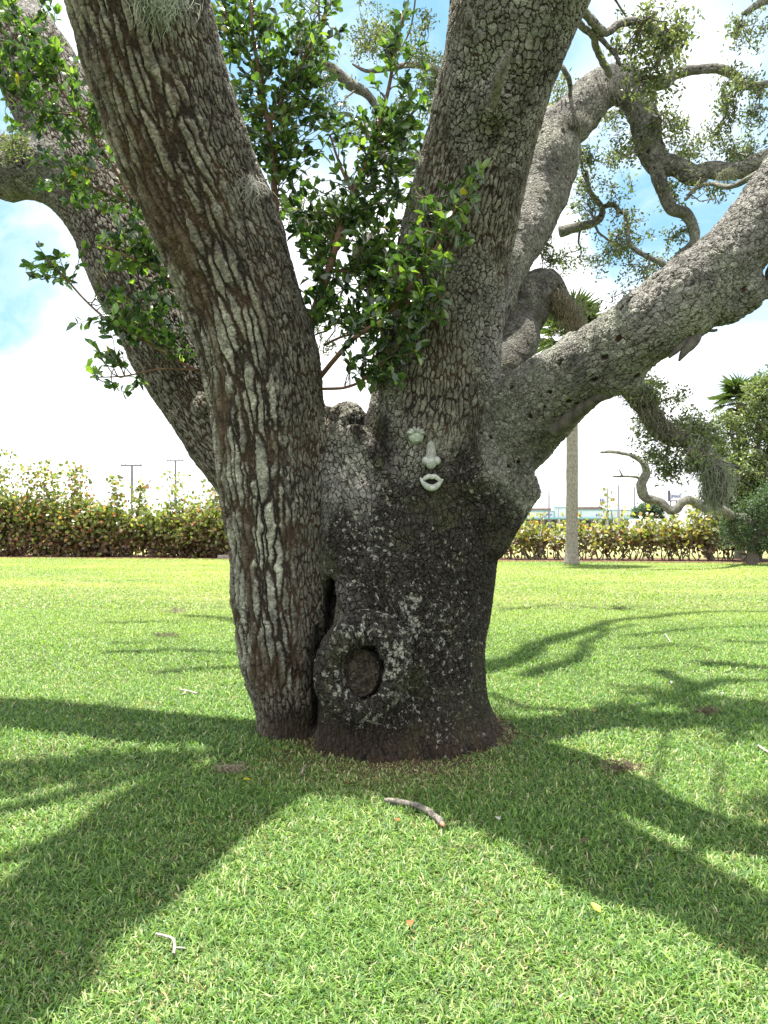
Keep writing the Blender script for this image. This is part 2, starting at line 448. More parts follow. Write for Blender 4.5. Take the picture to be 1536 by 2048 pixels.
STEMS = {
 'C': [(815, 1640, 5.86, 205), (813, 1530, 5.86, 193), (806, 1440, 5.86, 168), (808, 1300, 5.86, 156), (816, 1180, 5.86, 158), (828, 1080, 5.86, 156), (843, 960, 5.84, 138), (866, 840, 5.78, 126),
       (882, 700, 5.65, 114), (900, 550, 5.46, 111), (925, 420, 5.26, 106), (955, 300, 5.06, 103), (985, 170, 4.82, 103), (1008, 80, 4.65, 104), (1018, 20, 4.54, 100)],
 'CA': [(1005, 60, 4.68, 88), (980, -40, 4.72, 80), (945, -170, 5.0, 68), (920, -290, 5.35, 58)],
 'CB': [(1030, 60, 4.62, 90), (1085, -40, 4.46, 92), (1150, -150, 4.25, 90), (1215, -270, 4.05, 86)],
 'L': [(592, 1620, 5.88, 84), (588, 1500, 5.86, 70), (582, 1430, 5.84, 66), (574, 1300, 5.8, 82), (565, 1150, 5.76, 94), (556, 1000, 5.72, 102), (545, 870, 5.68, 105), (522, 715, 5.58, 108), (480, 570, 5.45, 111),
       (427, 430, 5.28, 116), (370, 300, 5.12, 121), (323, 160, 4.95, 126), (277, 0, 4.76, 131), (235, -150, 4.58, 126), (200, -280, 4.44, 120)],
 'LB': [(548, 1040, 6.1, 70), (502, 945, 6.25, 72), (428, 830, 6.40, 80), (360, 715, 6.56, 85), (299, 595, 6.78, 86), (244, 475, 7.05, 84), (190, 360, 7.32, 80), (130, 250, 7.6, 79), (62, 120, 7.95, 77)],
 'LH': [(225, 440, 7.12, 62), (150, 365, 7.22, 60), (80, 338, 7.32, 56), (20, 334, 7.42, 57)],
 'R': [(950, 915, 5.80, 92), (1035, 848, 5.58, 84), (1110, 782, 5.22, 74), (1200, 717, 4.78, 65), (1300, 646, 4.50, 64), (1400, 566, 4.42, 63), (1475, 494, 4.40, 59), (1545, 403, 4.40, 51), (1610, 310, 4.38, 49), (1650, 230, 4.35, 48)],
 'B': [(960, 905, 5.70, 58), (978, 950, 5.62, 70), (975, 1000, 5.60, 64), (940, 1070, 5.66, 60), (915, 1150, 5.72, 58)],
 'S': [(668, 900, 5.74, 46), (712, 1000, 5.62, 72), (722, 1130, 5.60, 78), (735, 1260, 5.56, 84), (745, 1420, 5.58, 100), (748, 1530, 5.58, 112)],
 'K': [(640, 860, 5.78, 45), (700, 905, 5.66, 46), (772, 975, 5.56, 44), (800, 1060, 5.52, 40)],
}
KJOIN = {'C': .1, 'CA': .12, 'CB': .12, 'L': .05, 'LB': .12, 'LH': .14, 'R': .06, 'B': .08, 'S': .09, 'K': .10}
AX = {k: spline(pix(v), .06) for k, v in STEMS.items()}

def build_trunk(parent, base):
    h = 0.021
    lo = np.array((-4.3, 3.7, -.16)); hi = np.array((3.0, 8.5, 6.75))
    dims = np.ceil((hi - lo) / h).astype(int) + 1
    fld = np.full(dims, 1.0, np.float32)
    def region(p0, p1, marg):
        a = np.clip(np.floor((np.minimum(p0, p1) - marg - lo) / h).astype(int), 0, dims); b = np.clip(np.ceil((np.maximum(p0, p1) + marg - lo) / h).astype(int) + 1, 0, dims)
        if (b <= a).any(): return None, None
        g = np.meshgrid(*[lo[i] + h * np.arange(a[i], b[i]) for i in range(3)], indexing='ij')
        return tuple(slice(a[i], b[i]) for i in range(3)), g
    def cone(g, A, B):
        pa = [g[i] - A[i] for i in range(3)]; ba = B[:3] - A[:3]; L2 = ba.dot(ba)
        tt = np.clip((pa[0] * ba[0] + pa[1] * ba[1] + pa[2] * ba[2]) / L2, 0, 1)
        return np.sqrt((pa[0] - tt * ba[0]) ** 2 + (pa[1] - tt * ba[1]) ** 2 + (pa[2] - tt * ba[2]) ** 2) - (A[3] + tt * (B[3] - A[3]))
    for k in ('C', 'CA', 'CB', 'R', 'B', 'S', 'K', 'LB', 'LH', 'L'):
        ax = spline(pix(STEMS[k]), .16)
        mn = (ax[:, :3] - ax[:, 3:4]).min(0); mx = (ax[:, :3] + ax[:, 3:4]).max(0)
        one = np.full(dims, 1.0, np.float32)
        for i in range(len(ax) - 1):
            r = max(ax[i, 3], ax[i + 1, 3])
            sl, g = region(ax[i, :3], ax[i + 1, :3], r + .22)
            if sl is None: continue
            one[sl] = smin(one[sl], cone(g, ax[i], ax[i + 1]), .03)
        fld = smin(fld, one, KJOIN[k]).astype(np.float32)
        del one
    def sphere(px, py, Y, rpx, k, sub=False, sc=(1, 1, 1)):
        c = P(px, py, Y); r = rpx / F * Y
        sl, g = region(c, c, r * max(1 / s for s in sc) + .2)
        d = np.sqrt(sum(((g[i] - c[i]) * sc[i]) ** 2 for i in range(3))) - r
        if sub: fld[sl] = -smin(-fld[sl], d, k)
        else: fld[sl] = smin(fld[sl], d, k)
    # angular knob of the collar, knobs under the right limb, healed knots, root flare
    for (a, b, k) in (((965, 960, 5.50, 62), (1066, 984, 5.50, 8), .025), ((985, 895, 5.50, 38), (1044, 930, 5.50, 11), .04), ((1042, 930, 5.50, 9), (1082, 988, 5.50, 3), .015), ((1066, 990, 5.50, 7), (985, 1085, 5.56, 34), .03), ((960, 1025, 5.52, 46), (1070, 990, 5.5, 6), .03)):
        A, B_ = pix([a])[0], pix([b])[0]; sl, g = region(A[:3], B_[:3], .45); fld[sl] = smin(fld[sl], cone(g, A, B_), k)
    sphere(1488, 580, 4.38, 34, .08); sphere(1450, 612, 4.4, 26, .08); sphere(1392, 640, 4.42, 20, .06); sphere(1250, 755, 4.66, 24, .08)
    sphere(415, 812, 6.08, 24, .05); sphere(412, 838, 6.0, 15, .03, True)
    sphere(985, 205, 4.60, 30, .10); sphere(695, 838, 5.74, 32, .10); sphere(1150, 690, 5.0, 25, .1)
    sphere(972, 1505, 5.75, 32, .12); sphere(560, 1480, 5.72, 34, .15); sphere(660, 1500, 5.35, 30, .12); sphere(880, 1515, 5.30, 40, .15); sphere(760, 1520, 5.22, 40, .15); sphere(960, 1515, 5.45, 34, .15)
    # ring of callus round the old branch scar
    c = P(726, 1338, 5.06); nrm = np.array((-.22, -1, .06)); nrm /= np.linalg.norm(nrm)
    u = np.cross(nrm, (0, 0, 1)); u /= np.linalg.norm(u); v = np.cross(u, nrm)
    sl, g = region(c, c, .55)
    d = [g[i] - c[i] for i in range(3)]
    du = sum(d[i] * u[i] for i in range(3)); dv = sum(d[i] * v[i] for i in range(3)); dn = sum(d[i] * nrm[i] for i in range(3))
    du2 = du * 1.12 + dv * .12; rad = np.sqrt(du2 ** 2 + (dv * .94) ** 2)
    tor = np.sqrt((rad - .225) ** 2 + ((dn + .01) * .85) ** 2) - .105
    fld[sl] = smin(fld[sl], tor, .04)
    ang = np.arctan2(dv, du)
    cup = np.maximum(np.sqrt((du * 1.12 + dv * .10 + .012) ** 2 + (dv * .94 + .0) ** 2) - .182 - .012 * np.sin(3 * ang + 1) - .008 * np.sin(7 * ang), -(dn + .12))
    fld[sl] = -smin(-fld[sl], cup, .035)
    # cleft and hollow between the left stem and the trunk
    sl, g = region(P(655, 1140, 5.45), P(625, 1470, 5.45), .4)
    def crack(path, kk):
        for (a, b) in zip(path[:-1], path[1:]):
            A = P(a[0], a[1], 5.42); B = P(b[0], b[1], 5.42)
            gg = [g[0], 5.42 + (g[1] - 5.42) * .07, g[2]]
            A4 = np.array((*A, a[2] / F * 5.42)); B4 = np.array((*B, b[2] / F * 5.42))
            fld[sl] = -smin(-fld[sl], cone(gg, A4, B4), kk)
    crack([(661, 1166, 12), (660, 1200, 15), (655, 1245, 12), (647, 1290, 8)], .02)
    crack([(628, 1262, 6), (627, 1310, 11), (628, 1380, 11), (624, 1470, 11)], .02)
    def first_y(px, py):
        for Y in np.arange(4.0, 7.5, .01):
            q = np.round((P(px, py, Y) - lo) / h).astype(int)
            if (q >= 0).all() and (q < dims).all() and fld[tuple(q)] < 0: return Y
        return 5.4
    def lip(path, k, r0):
        pts3 = [np.array((*P(a, b, first_y(a, b) + .01), r0 / F * 5.4)) for a, b in path]
        for A, B in zip(pts3[:-1], pts3[1:]):
            if abs(A[1] - B[1]) > .25: continue
            sl2, g2 = region(A[:3], B[:3], .15)
            fld[sl2] = smin(fld[sl2], cone(g2, A, B), k)
    lip([(980, 760), (990, 805), (1000, 845), (1016, 866), (1034, 890), (1046, 925), (1056, 965), (1062, 985)], .035, 10)
    lip([(712, 862), (722, 880), (750, 905), (775, 945), (788, 985)], .05, 12)
    # gentle lumps
    st = 6
    gx = [lo[i] + h * np.arange(0, dims[i] + st, st) for i in range(3)]
    gg = np.stack(np.meshgrid(*gx, indexing='ij'), -1)
    lump = ((fbm(gg, 2.2, 2, 5) - .5) * .075).astype(np.float32)
    # trilinear up-sampling
    for axn in range(3):
        n = dims[axn]; q = np.arange(n) / st; i0 = q.astype(int); f = (q - i0).astype(np.float32)
        sh = [1, 1, 1]; sh[axn] = n
        lump = np.take(lump, i0, axn) * (1 - f.reshape(sh)) + np.take(lump, i0 + 1, axn) * f.reshape(sh)
    fld += lump
    # surface nets
    s = fld < 0
    cnt = np.zeros(np.array(dims) - 1, np.int8)
    for a in (0, 1):
        for b in (0, 1):
            for e in (0, 1):
                cnt += s[a:dims[0] - 1 + a, b:dims[1] - 1 + b, e:dims[2] - 1 + e]
    act = np.argwhere((cnt > 0) & (cnt < 8))
    idx = np.full(cnt.shape, -1, np.int32); idx[tuple(act.T)] = np.arange(len(act))
    acc = np.zeros((len(act), 3)); num = np.zeros(len(act))
    for axn in range(3):
        o1, o2 = [i for i in range(3) if i != axn]
        for a in (0, 1):
            for b in (0, 1):
                off = np.zeros(3, int); off[o1] = a; off[o2] = b
                p = act + off; q = p.copy(); q[:, axn] += 1
                f0 = fld[tuple(p.T)]; f1 = fld[tuple(q.T)]
                m = (f0 < 0) != (f1 < 0)
                tt = np.where(m, f0 / np.where(m, f0 - f1, 1), 0)
                pt = p.astype(float); pt[:, axn] += tt
                acc[m] += pt[m]; num[m] += 1
    V = lo + h * acc / num[:, None]
    Q = []
    for axn in range(3):
        o1, o2 = [(1, 2), (2, 0), (0, 1)][axn]
        a = np.take(s, np.arange(dims[axn] - 1), axn); b = np.take(s, np.arange(1, dims[axn]), axn)
        e = np.argwhere(a != b)
        e = e[(e[:, o1] > 0) & (e[:, o2] > 0) & (e[:, o1] < dims[o1] - 1) & (e[:, o2] < dims[o2] - 1)]
        c = []
        for (da, db) in ((1, 1), (0, 1), (0, 0), (1, 0)):
            k = e.copy(); k[:, o1] -= da; k[:, o2] -= db; c.append(idx[tuple(k.T)])
        q = np.stack(c, 1); fl = a[tuple(e.T)]
        q[~fl] = q[~fl][:, ::-1]; Q.append(q)
    Q = np.concatenate(Q)
    # one smooth subdivision
    tmp = np_mesh('trunk_base', V, [Q], BARK)
    md = tmp.modifiers.new('s', 'SUBSURF'); md.levels = 1; md.subdivision_type = 'CATMULL_CLARK'
    dg = bpy.context.evaluated_depsgraph_get(); ev = tmp.evaluated_get(dg); me2 = ev.to_mesh()
    nV = len(me2.vertices); V = np.empty(nV * 3, np.float32); me2.vertices.foreach_get('co', V); V = V.reshape(-1, 3).astype(float)
    li = np.empty(len(me2.loops), np.int32); me2.loops.foreach_get('vertex_index', li); Q = li.reshape(-1, 4)
    ev.to_mesh_clear(); bpy.data.objects.remove(tmp, do_unlink=True)
    # bark coordinates along the nearest stem
    best = np.full(len(V), 9.0); bc = np.zeros((len(V), 3)); which = np.zeros(len(V), int)
    keys = list(AX)
    for ki, k in enumerate(keys):
        if k in ('B', 'K'): continue
        ax = AX[k]; t, n, b, sarc = frames(ax[:, :3])
        for c0 in range(0, len(V), 40000):
            v = V[c0:c0 + 40000]
            d = np.sqrt(((v[:, None] - ax[None, :, :3]) ** 2).sum(-1)) - ax[None, :, 3]
            i = d.argmin(1); dm = d[np.arange(len(v)), i] + (.03 if k == 'S' else 0)
            m = dm < best[c0:c0 + 40000]
            w = v - ax[i, :3]
            q = np.stack([(w * n[i]).sum(1), (w * b[i]).sum(1), sarc[i] + (w * t[i]).sum(1)], 1) + ki * 3.1
            best[c0:c0 + 40000][m] = dm[m]; bc[c0:c0 + 40000][m] = q[m]; which[c0:c0 + 40000][m] = ki
    wr = np.isin(which, [keys.index('L')]).astype(float)
    wr = np.maximum(wr, .52 * np.isin(which, [keys.index('LB')]))
    wf = np.maximum(np.isin(which, [keys.index('R')]) * 1.0, .8 * np.isin(which, [keys.index('LH')]))
    # soften the change from one kind of bark to the next
    E = np.concatenate([Q[:, [0, 1]], Q[:, [1, 2]], Q[:, [2, 3]], Q[:, [3, 0]]])
    def smooth(a, it):
        deg = np.bincount(E.ravel(), minlength=len(V)).astype(float)
        for _ in range(it):
            s_ = np.bincount(E[:, 0], a[E[:, 1]], len(V)) + np.bincount(E[:, 1], a[E[:, 0]], len(V))
            a = .4 * a + .6 * s_ / deg
        return a
    wr = smooth(wr, 10); wf = smooth(wf, 8)
    px = CX + V[:, 0] / V[:, 1] * F
    z = V[:, 2]; x = V[:, 0]
    n1 = fbm(V, 1.6, 3, 3); n2 = fbm(V, 4.0, 3, 9)
    sm = lambda v, a, b: np.clip((v - a) / (b - a), 0, 1) ** 2 * (3 - 2 * np.clip((v - a) / (b - a), 0, 1))
    fy = np.where(V[:, 1] < 6.0, HY - (z - CH) / V[:, 1] * F, 1e5)
    n3 = fbm(V, 9.0, 2, 15)
    def blob(lst):
        a = np.zeros(len(V))
        for (bx, by, rx, ry, st) in lst: a = np.maximum(a, st * np.exp(-(((px - bx) / rx) ** 2 + ((fy - by) / ry) ** 2) * 1.1))
        return a
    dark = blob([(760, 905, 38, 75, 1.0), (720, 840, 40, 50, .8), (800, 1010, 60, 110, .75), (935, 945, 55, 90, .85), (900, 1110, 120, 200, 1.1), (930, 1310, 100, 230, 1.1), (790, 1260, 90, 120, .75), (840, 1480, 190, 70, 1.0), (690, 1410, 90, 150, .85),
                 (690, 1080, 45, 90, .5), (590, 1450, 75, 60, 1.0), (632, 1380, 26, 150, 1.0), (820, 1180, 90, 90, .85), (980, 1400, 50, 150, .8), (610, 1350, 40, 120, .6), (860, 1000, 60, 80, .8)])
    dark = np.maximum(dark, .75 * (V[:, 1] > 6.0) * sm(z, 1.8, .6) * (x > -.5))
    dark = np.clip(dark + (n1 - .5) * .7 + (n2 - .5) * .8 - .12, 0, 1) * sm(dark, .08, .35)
    lich = .55 * blob([(720, 1100, 90, 200, 1), (850, 1250, 170, 260, .9), (735, 1340, 120, 120, 1.5), (960, 960, 80, 120, .8), (800, 980, 80, 80, .7), (700, 880, 50, 60, .9), (900, 1450, 120, 80, .8)])
    lich = np.maximum(lich, blob([(825, 1225, 38, 80, 1.3), (790, 1320, 30, 60, 1.1), (720, 1262, 60, 18, 1.2), (720, 930, 60, 30, .9), (700, 820, 40, 30, 1.0), (760, 1440, 80, 35, .9), (655, 1340, 14, 60, .8)]))
    lich = np.clip(lich + (n2 - .5) * .5 * (lich > .05) + .25 * wf, 0, 1)
    wf = np.maximum(wf, .5 * (px > 640) * (px < 1080) * sm(z, 2.0, 1.6))
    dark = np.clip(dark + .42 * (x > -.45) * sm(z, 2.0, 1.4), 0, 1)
    axl = AX['L']; il = np.abs(V[:, None, 2] - axl[None, :, 2]).argmin(1); side = (x - axl[il, 0]) / axl[il, 3]
    wr = wr * (1 - .52 * sm(side + (n2 - .5) * .5, .15, .65))
    wr = np.maximum(wr, .46 * (which == keys.index('C')) * sm(fbm(V * (1, 1, .45), 2.4, 2, 44), .46, .62) * sm(z, 1.7, 2.4))
    Wc = np.stack([wr * sm(z, .1, .5) + .35 * (1 - sm(z, .1, .5)), dark, lich, wf], 1)
    o = np_mesh('trunk', V - base, [Q], BARK, {'bark_co': bc, 'colw': Wc}, parent=parent)
    return o

OAKBASE = np.array((.1, 5.8, 0.0))
oak = empty('oak_tree', OAKBASE, 'huge grey live oak with several thick leaning stems in the lawn', 'tree')
build_trunk(oak, OAKBASE)
from mathutils.bvhtree import BVHTree
bpy.context.view_layer.update()
TRUNK = bpy.data.objects['trunk']
_bm = [TRUNK.matrix_world @ v.co for v in TRUNK.data.vertices]
BVH = BVHTree.FromPolygons(_bm, [tuple(p.vertices) for p in TRUNK.data.polygons])
def on_bark(px, py):
    d = mathutils.Vector(((px - CX) / F, 1.0, (HY - py) / F)).normalized()
    h = BVH.ray_cast(mathutils.Vector((0, 0, CH)), d)[0]
    return h.y if h else 5.35


# scar disc inside the callus ring
def scar():
    c = P(716, 1346, 5.085); nrm = np.array((-.22, -1, .06)); nrm /= np.linalg.norm(nrm)
    u = np.cross(nrm, (0, 0, 1)); u /= np.linalg.norm(u); v = np.cross(u, nrm)
    n, m = 64, 16; V = []; B = []
    for j in range(m + 1):
        rr = .152 * j / m
        for i in range(n):
            a = 2 * math.pi * i / n
            hgt = .004 * math.sin(j * 2.2) + .006 * (fbm(np.array([[rr * math.cos(a) * 1.0, rr * math.sin(a), 0.0]]), 30, 2)[0] - .5)
            if j == m: hgt = -.07
            V.append(c + u * rr * math.cos(a) * (1 + .05 * math.sin(3 * a)) + v * rr * math.sin(a) * 1.08 + nrm * hgt)
    Q = [(j * n + i, j * n + (i + 1) % n, (j + 1) * n + (i + 1) % n, (j + 1) * n + i) for j in range(m) for i in range(n)]
    mm, t = mat('old_cut_wood')
    pos = t.n('ShaderNodeTexCoord').outputs['Object']
    nz = t.noise(pos, 25.0, 5, .65); vv = t.voro(t.vmath('ADD', pos, t.vmath('SCALE', t.noise(pos, 8.0, 3, color=True), scale=.1)), 18.0)
    c2 = t.mix(t.step(nz, .35, .7), (.024, .019, .016), (.105, .085, .066))
    c2 = t.mix(t.step(t.noise(pos, 60.0, 3), .66, .72), c2, (.3, .29, .25))
    c2 = t.mix(t.step(vv, .06, .0), c2, (.006, .005, .004))
    b = principled(t, c2, .85, .2, bump=nz, bstr=.8, bdist=.02)
    ou = t.n('ShaderNodeOutputMaterial'); t.l(b.outputs[0], ou.inputs[0])
    np_mesh('branch_scar', np.array(V) - OAKBASE, [np.array(Q)], mm, parent=oak)
scar()

# limbs behind and beyond, each its own mesh
LIMB_AX = []
def limb(rows, ring=14, step=.05, rough=.14, seed=0, w=(.1, .15, .35, .9), name='limb', keep=True, parent=None, base=None):
    ax = spline(pix(rows), step)
    # gnarls
    nz = np.stack([fbm(ax[:, :3] + 11 * q, 2.0, 2, seed + q) - .5 for q in range(3)], 1)
    ax[:, :3] += nz * np.minimum(ax[:, 3:4] * 1.5, .10)
    thin = ax[:, 3].max() < .17
    if thin: ax[:, 3] *= .85
    ax[:, 3] -= np.minimum(.012 if not thin else .005, ax[:, 3] * .3)
    V, Q, T, B = tube_arrays(ax, ring, rough, seed)
    Wc = np.tile(np.asarray(w, float), (len(V), 1))
    o = np_mesh(name, V - (OAKBASE if base is None else base), [Q, T], BARK_FINE if thin else BARK, {'bark_co': B, 'colw': Wc}, parent=parent or oak)
    if keep: LIMB_AX.append(ax)
    return o
# rear right limb that arches over and forks
limb([(915, 760, 6.4, 58), (950, 660, 6.6, 60), (990, 560, 6.8, 60), (1035, 470, 7.0, 60), (1072, 395, 7.2, 60), (1098, 325, 7.3, 55), (1098, 275, 7.4, 46), (1112, 262, 7.45, 44)], 28, .03, .16, 3)
limb([(1060, 290, 7.35, 46), (1110, 268, 7.4, 46), (1152, 232, 7.45, 44), (1180, 190, 7.5, 40), (1218, 166, 7.5, 37), (1252, 168, 7.5, 35), (1278, 198, 7.5, 31), (1290, 240, 7.5, 28), (1300, 290, 7.5, 26), (1318, 330, 7.5, 24), (1350, 338, 7.5, 19), (1395, 358, 7.45, 17), (1415, 345, 7.45, 16), (1450, 345, 7.4, 17), (1490, 335, 7.3, 16), (1540, 308, 7.2, 15), (1600, 270, 7.1, 13)], 20, .035, .2, 5)
limb([(1270, 180, 7.5, 22), (1300, 170, 7.55, 20), (1330, 165, 7.6, 14), (1345, 148, 7.6, 13), (1385, 137, 7.6, 11), (1435, 138, 7.6, 11), (1470, 152, 7.6, 10), (1485, 172, 7.6, 9), (1515, 172, 7.6, 8), (1560, 165, 7.6, 7)], 12, .03, .15, 6)
limb([(1308, 320, 7.5, 22), (1312, 350, 7.5, 17), (1330, 385, 7.5, 15), (1345, 415, 7.5, 14), (1375, 425, 7.5, 14), (1388, 450, 7.5, 13), (1388, 480, 7.5, 11), (1355, 510, 7.5, 10), (1338, 535, 7.5, 10), (1360, 548, 7.5, 7)], 12, .03, .18, 7)
limb([(1345, 545, 7.5, 9), (1320, 525, 7.5, 7), (1290, 510, 7.5, 6), (1262, 490, 7.5, 6), (1255, 455, 7.5, 5), (1250, 420, 7.5, 4)], 8, .03, .15, 8)
limb([(1120, 5, 4.7, 12), (1160, 20, 4.9, 11), (1195, 60, 5.1, 10), (1215, 68, 5.2, 9), (1240, 48, 5.25, 9), (1275, 42, 5.3, 9), (1310, 55, 5.3, 8), (1332, 80, 5.3, 7), (1325, 110, 5.3, 5), (1315, 130, 5.3, 3)], 8, .03, .15, 9)
limb([(1110, 10, 4.7, 10), (1140, 28, 4.9, 9), (1165, 55, 5.05, 8), (1188, 72, 5.15, 9), (1192, 100, 5.4, 8), (1205, 125, 5.8, 8), (1220, 150, 6.3, 8)], 8, .03, .15, 10)
limb([(1196, 70, 5.15, 6), (1215, 90, 5.2, 5), (1232, 110, 5.2, 4), (1240, 130, 5.2, 3)], 7, .03, .1, 11)
limb([(1080, 140, 5.2, 7), (1105, 130, 5.8, 7), (1125, 135, 6.5, 6), (1135, 160, 7.0, 6), (1140, 185, 7.2, 5), (1136, 200, 7.4, 4)], 8, .03, .1, 12)
limb([(1520, 345, 6.8, 8), (1460, 372, 7.0, 6), (1420, 368, 7.2, 5), (1392, 378, 7.3, 4), (1370, 400, 7.3, 3)], 7, .03, .1, 13)
limb([(1560, -10, 7.6, 9), (1525, 5, 7.6, 9), (1500, 22, 7.6, 7), (1488, 28, 7.6, 4)], 7, .03, .1, 14)
limb([(1120, 465, 8.2, 14), (1150, 455, 8.2, 12), (1195, 440, 8.2, 9), (1205, 415, 8.2, 7), (1180, 380, 8.2, 6), (1172, 345, 8.2, 5)], 8, .03, .2, 15)
limb([(1204, 415, 8.2, 6), (1225, 410, 8.2, 6), (1240, 425, 8.2, 5), (1256, 430, 8.2, 4)], 7, .03, .1, 16)
# lower rear limb that droops behind the right limb
limb([(985, 780, 6.3, 50), (1020, 700, 6.6, 48), (1045, 640, 6.8, 45), (1068, 585, 6.9, 42), (1095, 570, 7.0, 34), (1120, 600, 7.0, 27), (1142, 630, 7.0, 22), (1165, 670, 7.0, 20), (1210, 730, 6.9, 20), (1250, 765, 6.8, 22), (1285, 805, 6.8, 21), (1308, 840, 6.8, 19), (1340, 868, 6.8, 17), (1372, 880, 6.8, 14), (1405, 905, 6.8, 13), (1430, 935, 6.8, 15), (1442, 970, 6.8, 14), (1435, 1010, 6.8, 10)], 20, .035, .2, 20, (.1, .35, .1, .9))
limb([(1372, 880, 6.8, 8), (1410, 890, 6.85, 6), (1445, 925, 6.9, 5), (1480, 935, 6.9, 4)], 7, .03, .1, 22, (.1, .35, .1, .9))
# behind the suckers
limb([(900, 760, 6.5, 30), (820, 640, 6.8, 26), (740, 490, 7.2, 22), (710, 530, 7.4, 18)], 12, .04, .15, 26)
limb([(870, 330, 7.0, 20), (840, 310, 7.2, 16), (800, 335, 7.4, 14), (760, 300, 7.6, 12), (735, 255, 7.8, 11)], 10, .04, .2, 27)
limb([(790, 275, 8.2, 2), (762, 235, 8.2, 6), (735, 190, 8.2, 10), (700, 170, 8.2, 13), (665, 140, 8.2, 12), (630, 130, 8.2, 11), (600, 150, 8.2, 9), (585, 120, 8.2, 7)], 9, .04, .2, 28)
limb([(940, 190, 5.3, 10), (905, 160, 6.6, 10), (870, 135, 7.6, 8), (820, 130, 7.8, 7), (760, 140, 8.0, 6), (730, 142, 8.0, 4), (705, 128, 8.0, 1.5)], 8, .04, .15, 29)
limb([(560, 400, 7.2, 9), (590, 425, 7.2, 10), (610, 445, 7.2, 9), (650, 450, 7.2, 6)], 8, .04, .15, 30)
# out of the frame: the stems go on and carry the rest of the crown
limb([(225, -190, 4.54, 112), (170, -420, 4.3, 90), (150, -700, 4.1, 70), (60, -1000, 4.0, 45)], 24, .08, .15, 31, (1, 0, 0, 0))
limb([(922, -280, 5.33, 55), (890, -430, 5.8, 45), (870, -560, 6.4, 32)], 20, .08, .15, 32, (0, 0, .2, .3))
limb([(1212, -265, 4.06, 82), (1320, -450, 3.85, 74), (1480, -660, 3.7, 55)], 20, .08, .15, 33, (0, 0, .2, .3))
limb([(1628, 275, 4.37, 47), (1720, 60, 4.3, 44), (1860, -150, 4.3, 36), (2060, -330, 4.3, 26)], 22, .08, .15, 34)
limb([(95, 185, 7.78, 72), (62, 120, 7.95, 76), (-5, 0, 8.2, 72), (-90, -140, 8.4, 66), (-200, -280, 8.6, 55), (-350, -400, 8.8, 40)], 20, .08, .15, 35)
limb([(60, 335, 7.34, 54), (0, 334, 7.44, 56), (-60, 345, 7.54, 54), (-180, 370, 7.7, 46), (-360, 330, 7.9, 34)], 20, .08, .15, 36)
limb([(1570, 440, 4.4, 34), (1545, 560, 4.4, 22), (1522, 585, 4.4, 15), (1518, 597, 4.4, 6)], 12, .04, .3, 37, keep=False)
# unseen boughs added above the frame, shaped to cast the shadow bands on the lawn
HIGH_AX = []
def shadow_bough(path, r, seed):
    rows = []
    for (px, py) in path:
        g = G(px, py); z = (1.55 + .672 * g[1]) / .839 + 1.0 + .15 * math.sin(px * .02 + seed)
        rows.append((g[0] - SUN_DX * z, g[1] - SUN_DY * z, z, r))
    ax = spline(np.array(rows), .15); ax[:, 3] *= np.linspace(1.25, .5, len(ax))
    nz = np.stack([fbm(ax[:, :3] + 11 * q, 1.2, 2, seed + q) - .5 for q in range(3)], 1); ax[:, :3] += nz * .35
    V, Q, T, B = tube_arrays(ax, 9, .2, seed)
    np_mesh('limb', V - OAKBASE, [Q, T], BARK_FINE, {'bark_co': B, 'colw': np.tile((.1, .15, .3, .9), (len(V), 1))}, parent=oak); HIGH_AX.append(ax)
for sd, (r, path) in enumerate(((.16, [(960, 1345), (1060, 1302), (1130, 1277), (1230, 1242), (1290, 1236), (1400, 1226), (1560, 1225)]), (.10, [(1040, 1352), (1100, 1332), (1170, 1302), (1200, 1272), (1260, 1250)]),
        (.07, [(1270, 1275), (1390, 1259), (1560, 1252)]), (.06, [(1230, 1297), (1380, 1291), (1430, 1302)]), (.08, [(1450, 1284), (1560, 1290)]), (.09, [(1340, 1345), (1385, 1378), (1330, 1408), (1230, 1424), (1080, 1420), (975, 1385)]),
        (.10, [(1380, 1382), (1450, 1366), (1560, 1360)]), (.16, [(1400, 1328), (1560, 1338)]), (.07, [(210, 1247), (340, 1245)]), (.08, [(200, 1306), (300, 1303), (380, 1301), (540, 1312)]), (.06, [(230, 1291), (310, 1290)]),
        (.07, [(310, 1346), (430, 1340), (560, 1330)]), (.09, [(370, 1231), (450, 1238), (520, 1262), (560, 1290)]), (.06, [(1000, 1222), (1120, 1212), (1260, 1222), (1330, 1230)]),
        (.11, [(470, 1500), (330, 1540), (150, 1590), (-120, 1640)]), (.09, [(360, 1560), (220, 1640), (60, 1700), (-120, 1740)]), (.07, [(420, 1530), (200, 1530), (-80, 1520)]))):
    shadow_bough(path, r, 60 + sd)
# dead stubs
DEAD = simple('dead_wood', (.21, .20, .175), .9, .6, 30.0, 1.0, bdist=.03)
SHADEDWOOD = simple('shaded_dead_bark', (.10, .09, .08), .9, .4, 14.0, .8)  # darker copy of the dead wood, shade under the right limb in its colour
def stub(rows, ring=12, seed=1):
    ax = spline(pix(rows), .02); V, Q, T, B = tube_arrays(ax, ring, .3, seed)
    np_mesh('broken_stub', V - OAKBASE, [Q, T], DEAD if seed == 1 else SHADEDWOOD, parent=oak)
YS = on_bark(984, 208)
stub([(983, 214, YS + .04, 17), (988, 195, YS - .03, 12), (997, 160, YS - .14, 13), (1008, 128, YS - .21, 12), (1018, 108, YS - .25, 8), (1024, 98, YS - .26, 3)])
stub([(1110, 862, 5.16, 16), (1160, 820, 4.92, 14), (1195, 795, 4.78, 12), (1220, 788, 4.72, 9), (1233, 782, 4.70, 5)], 12, 3)
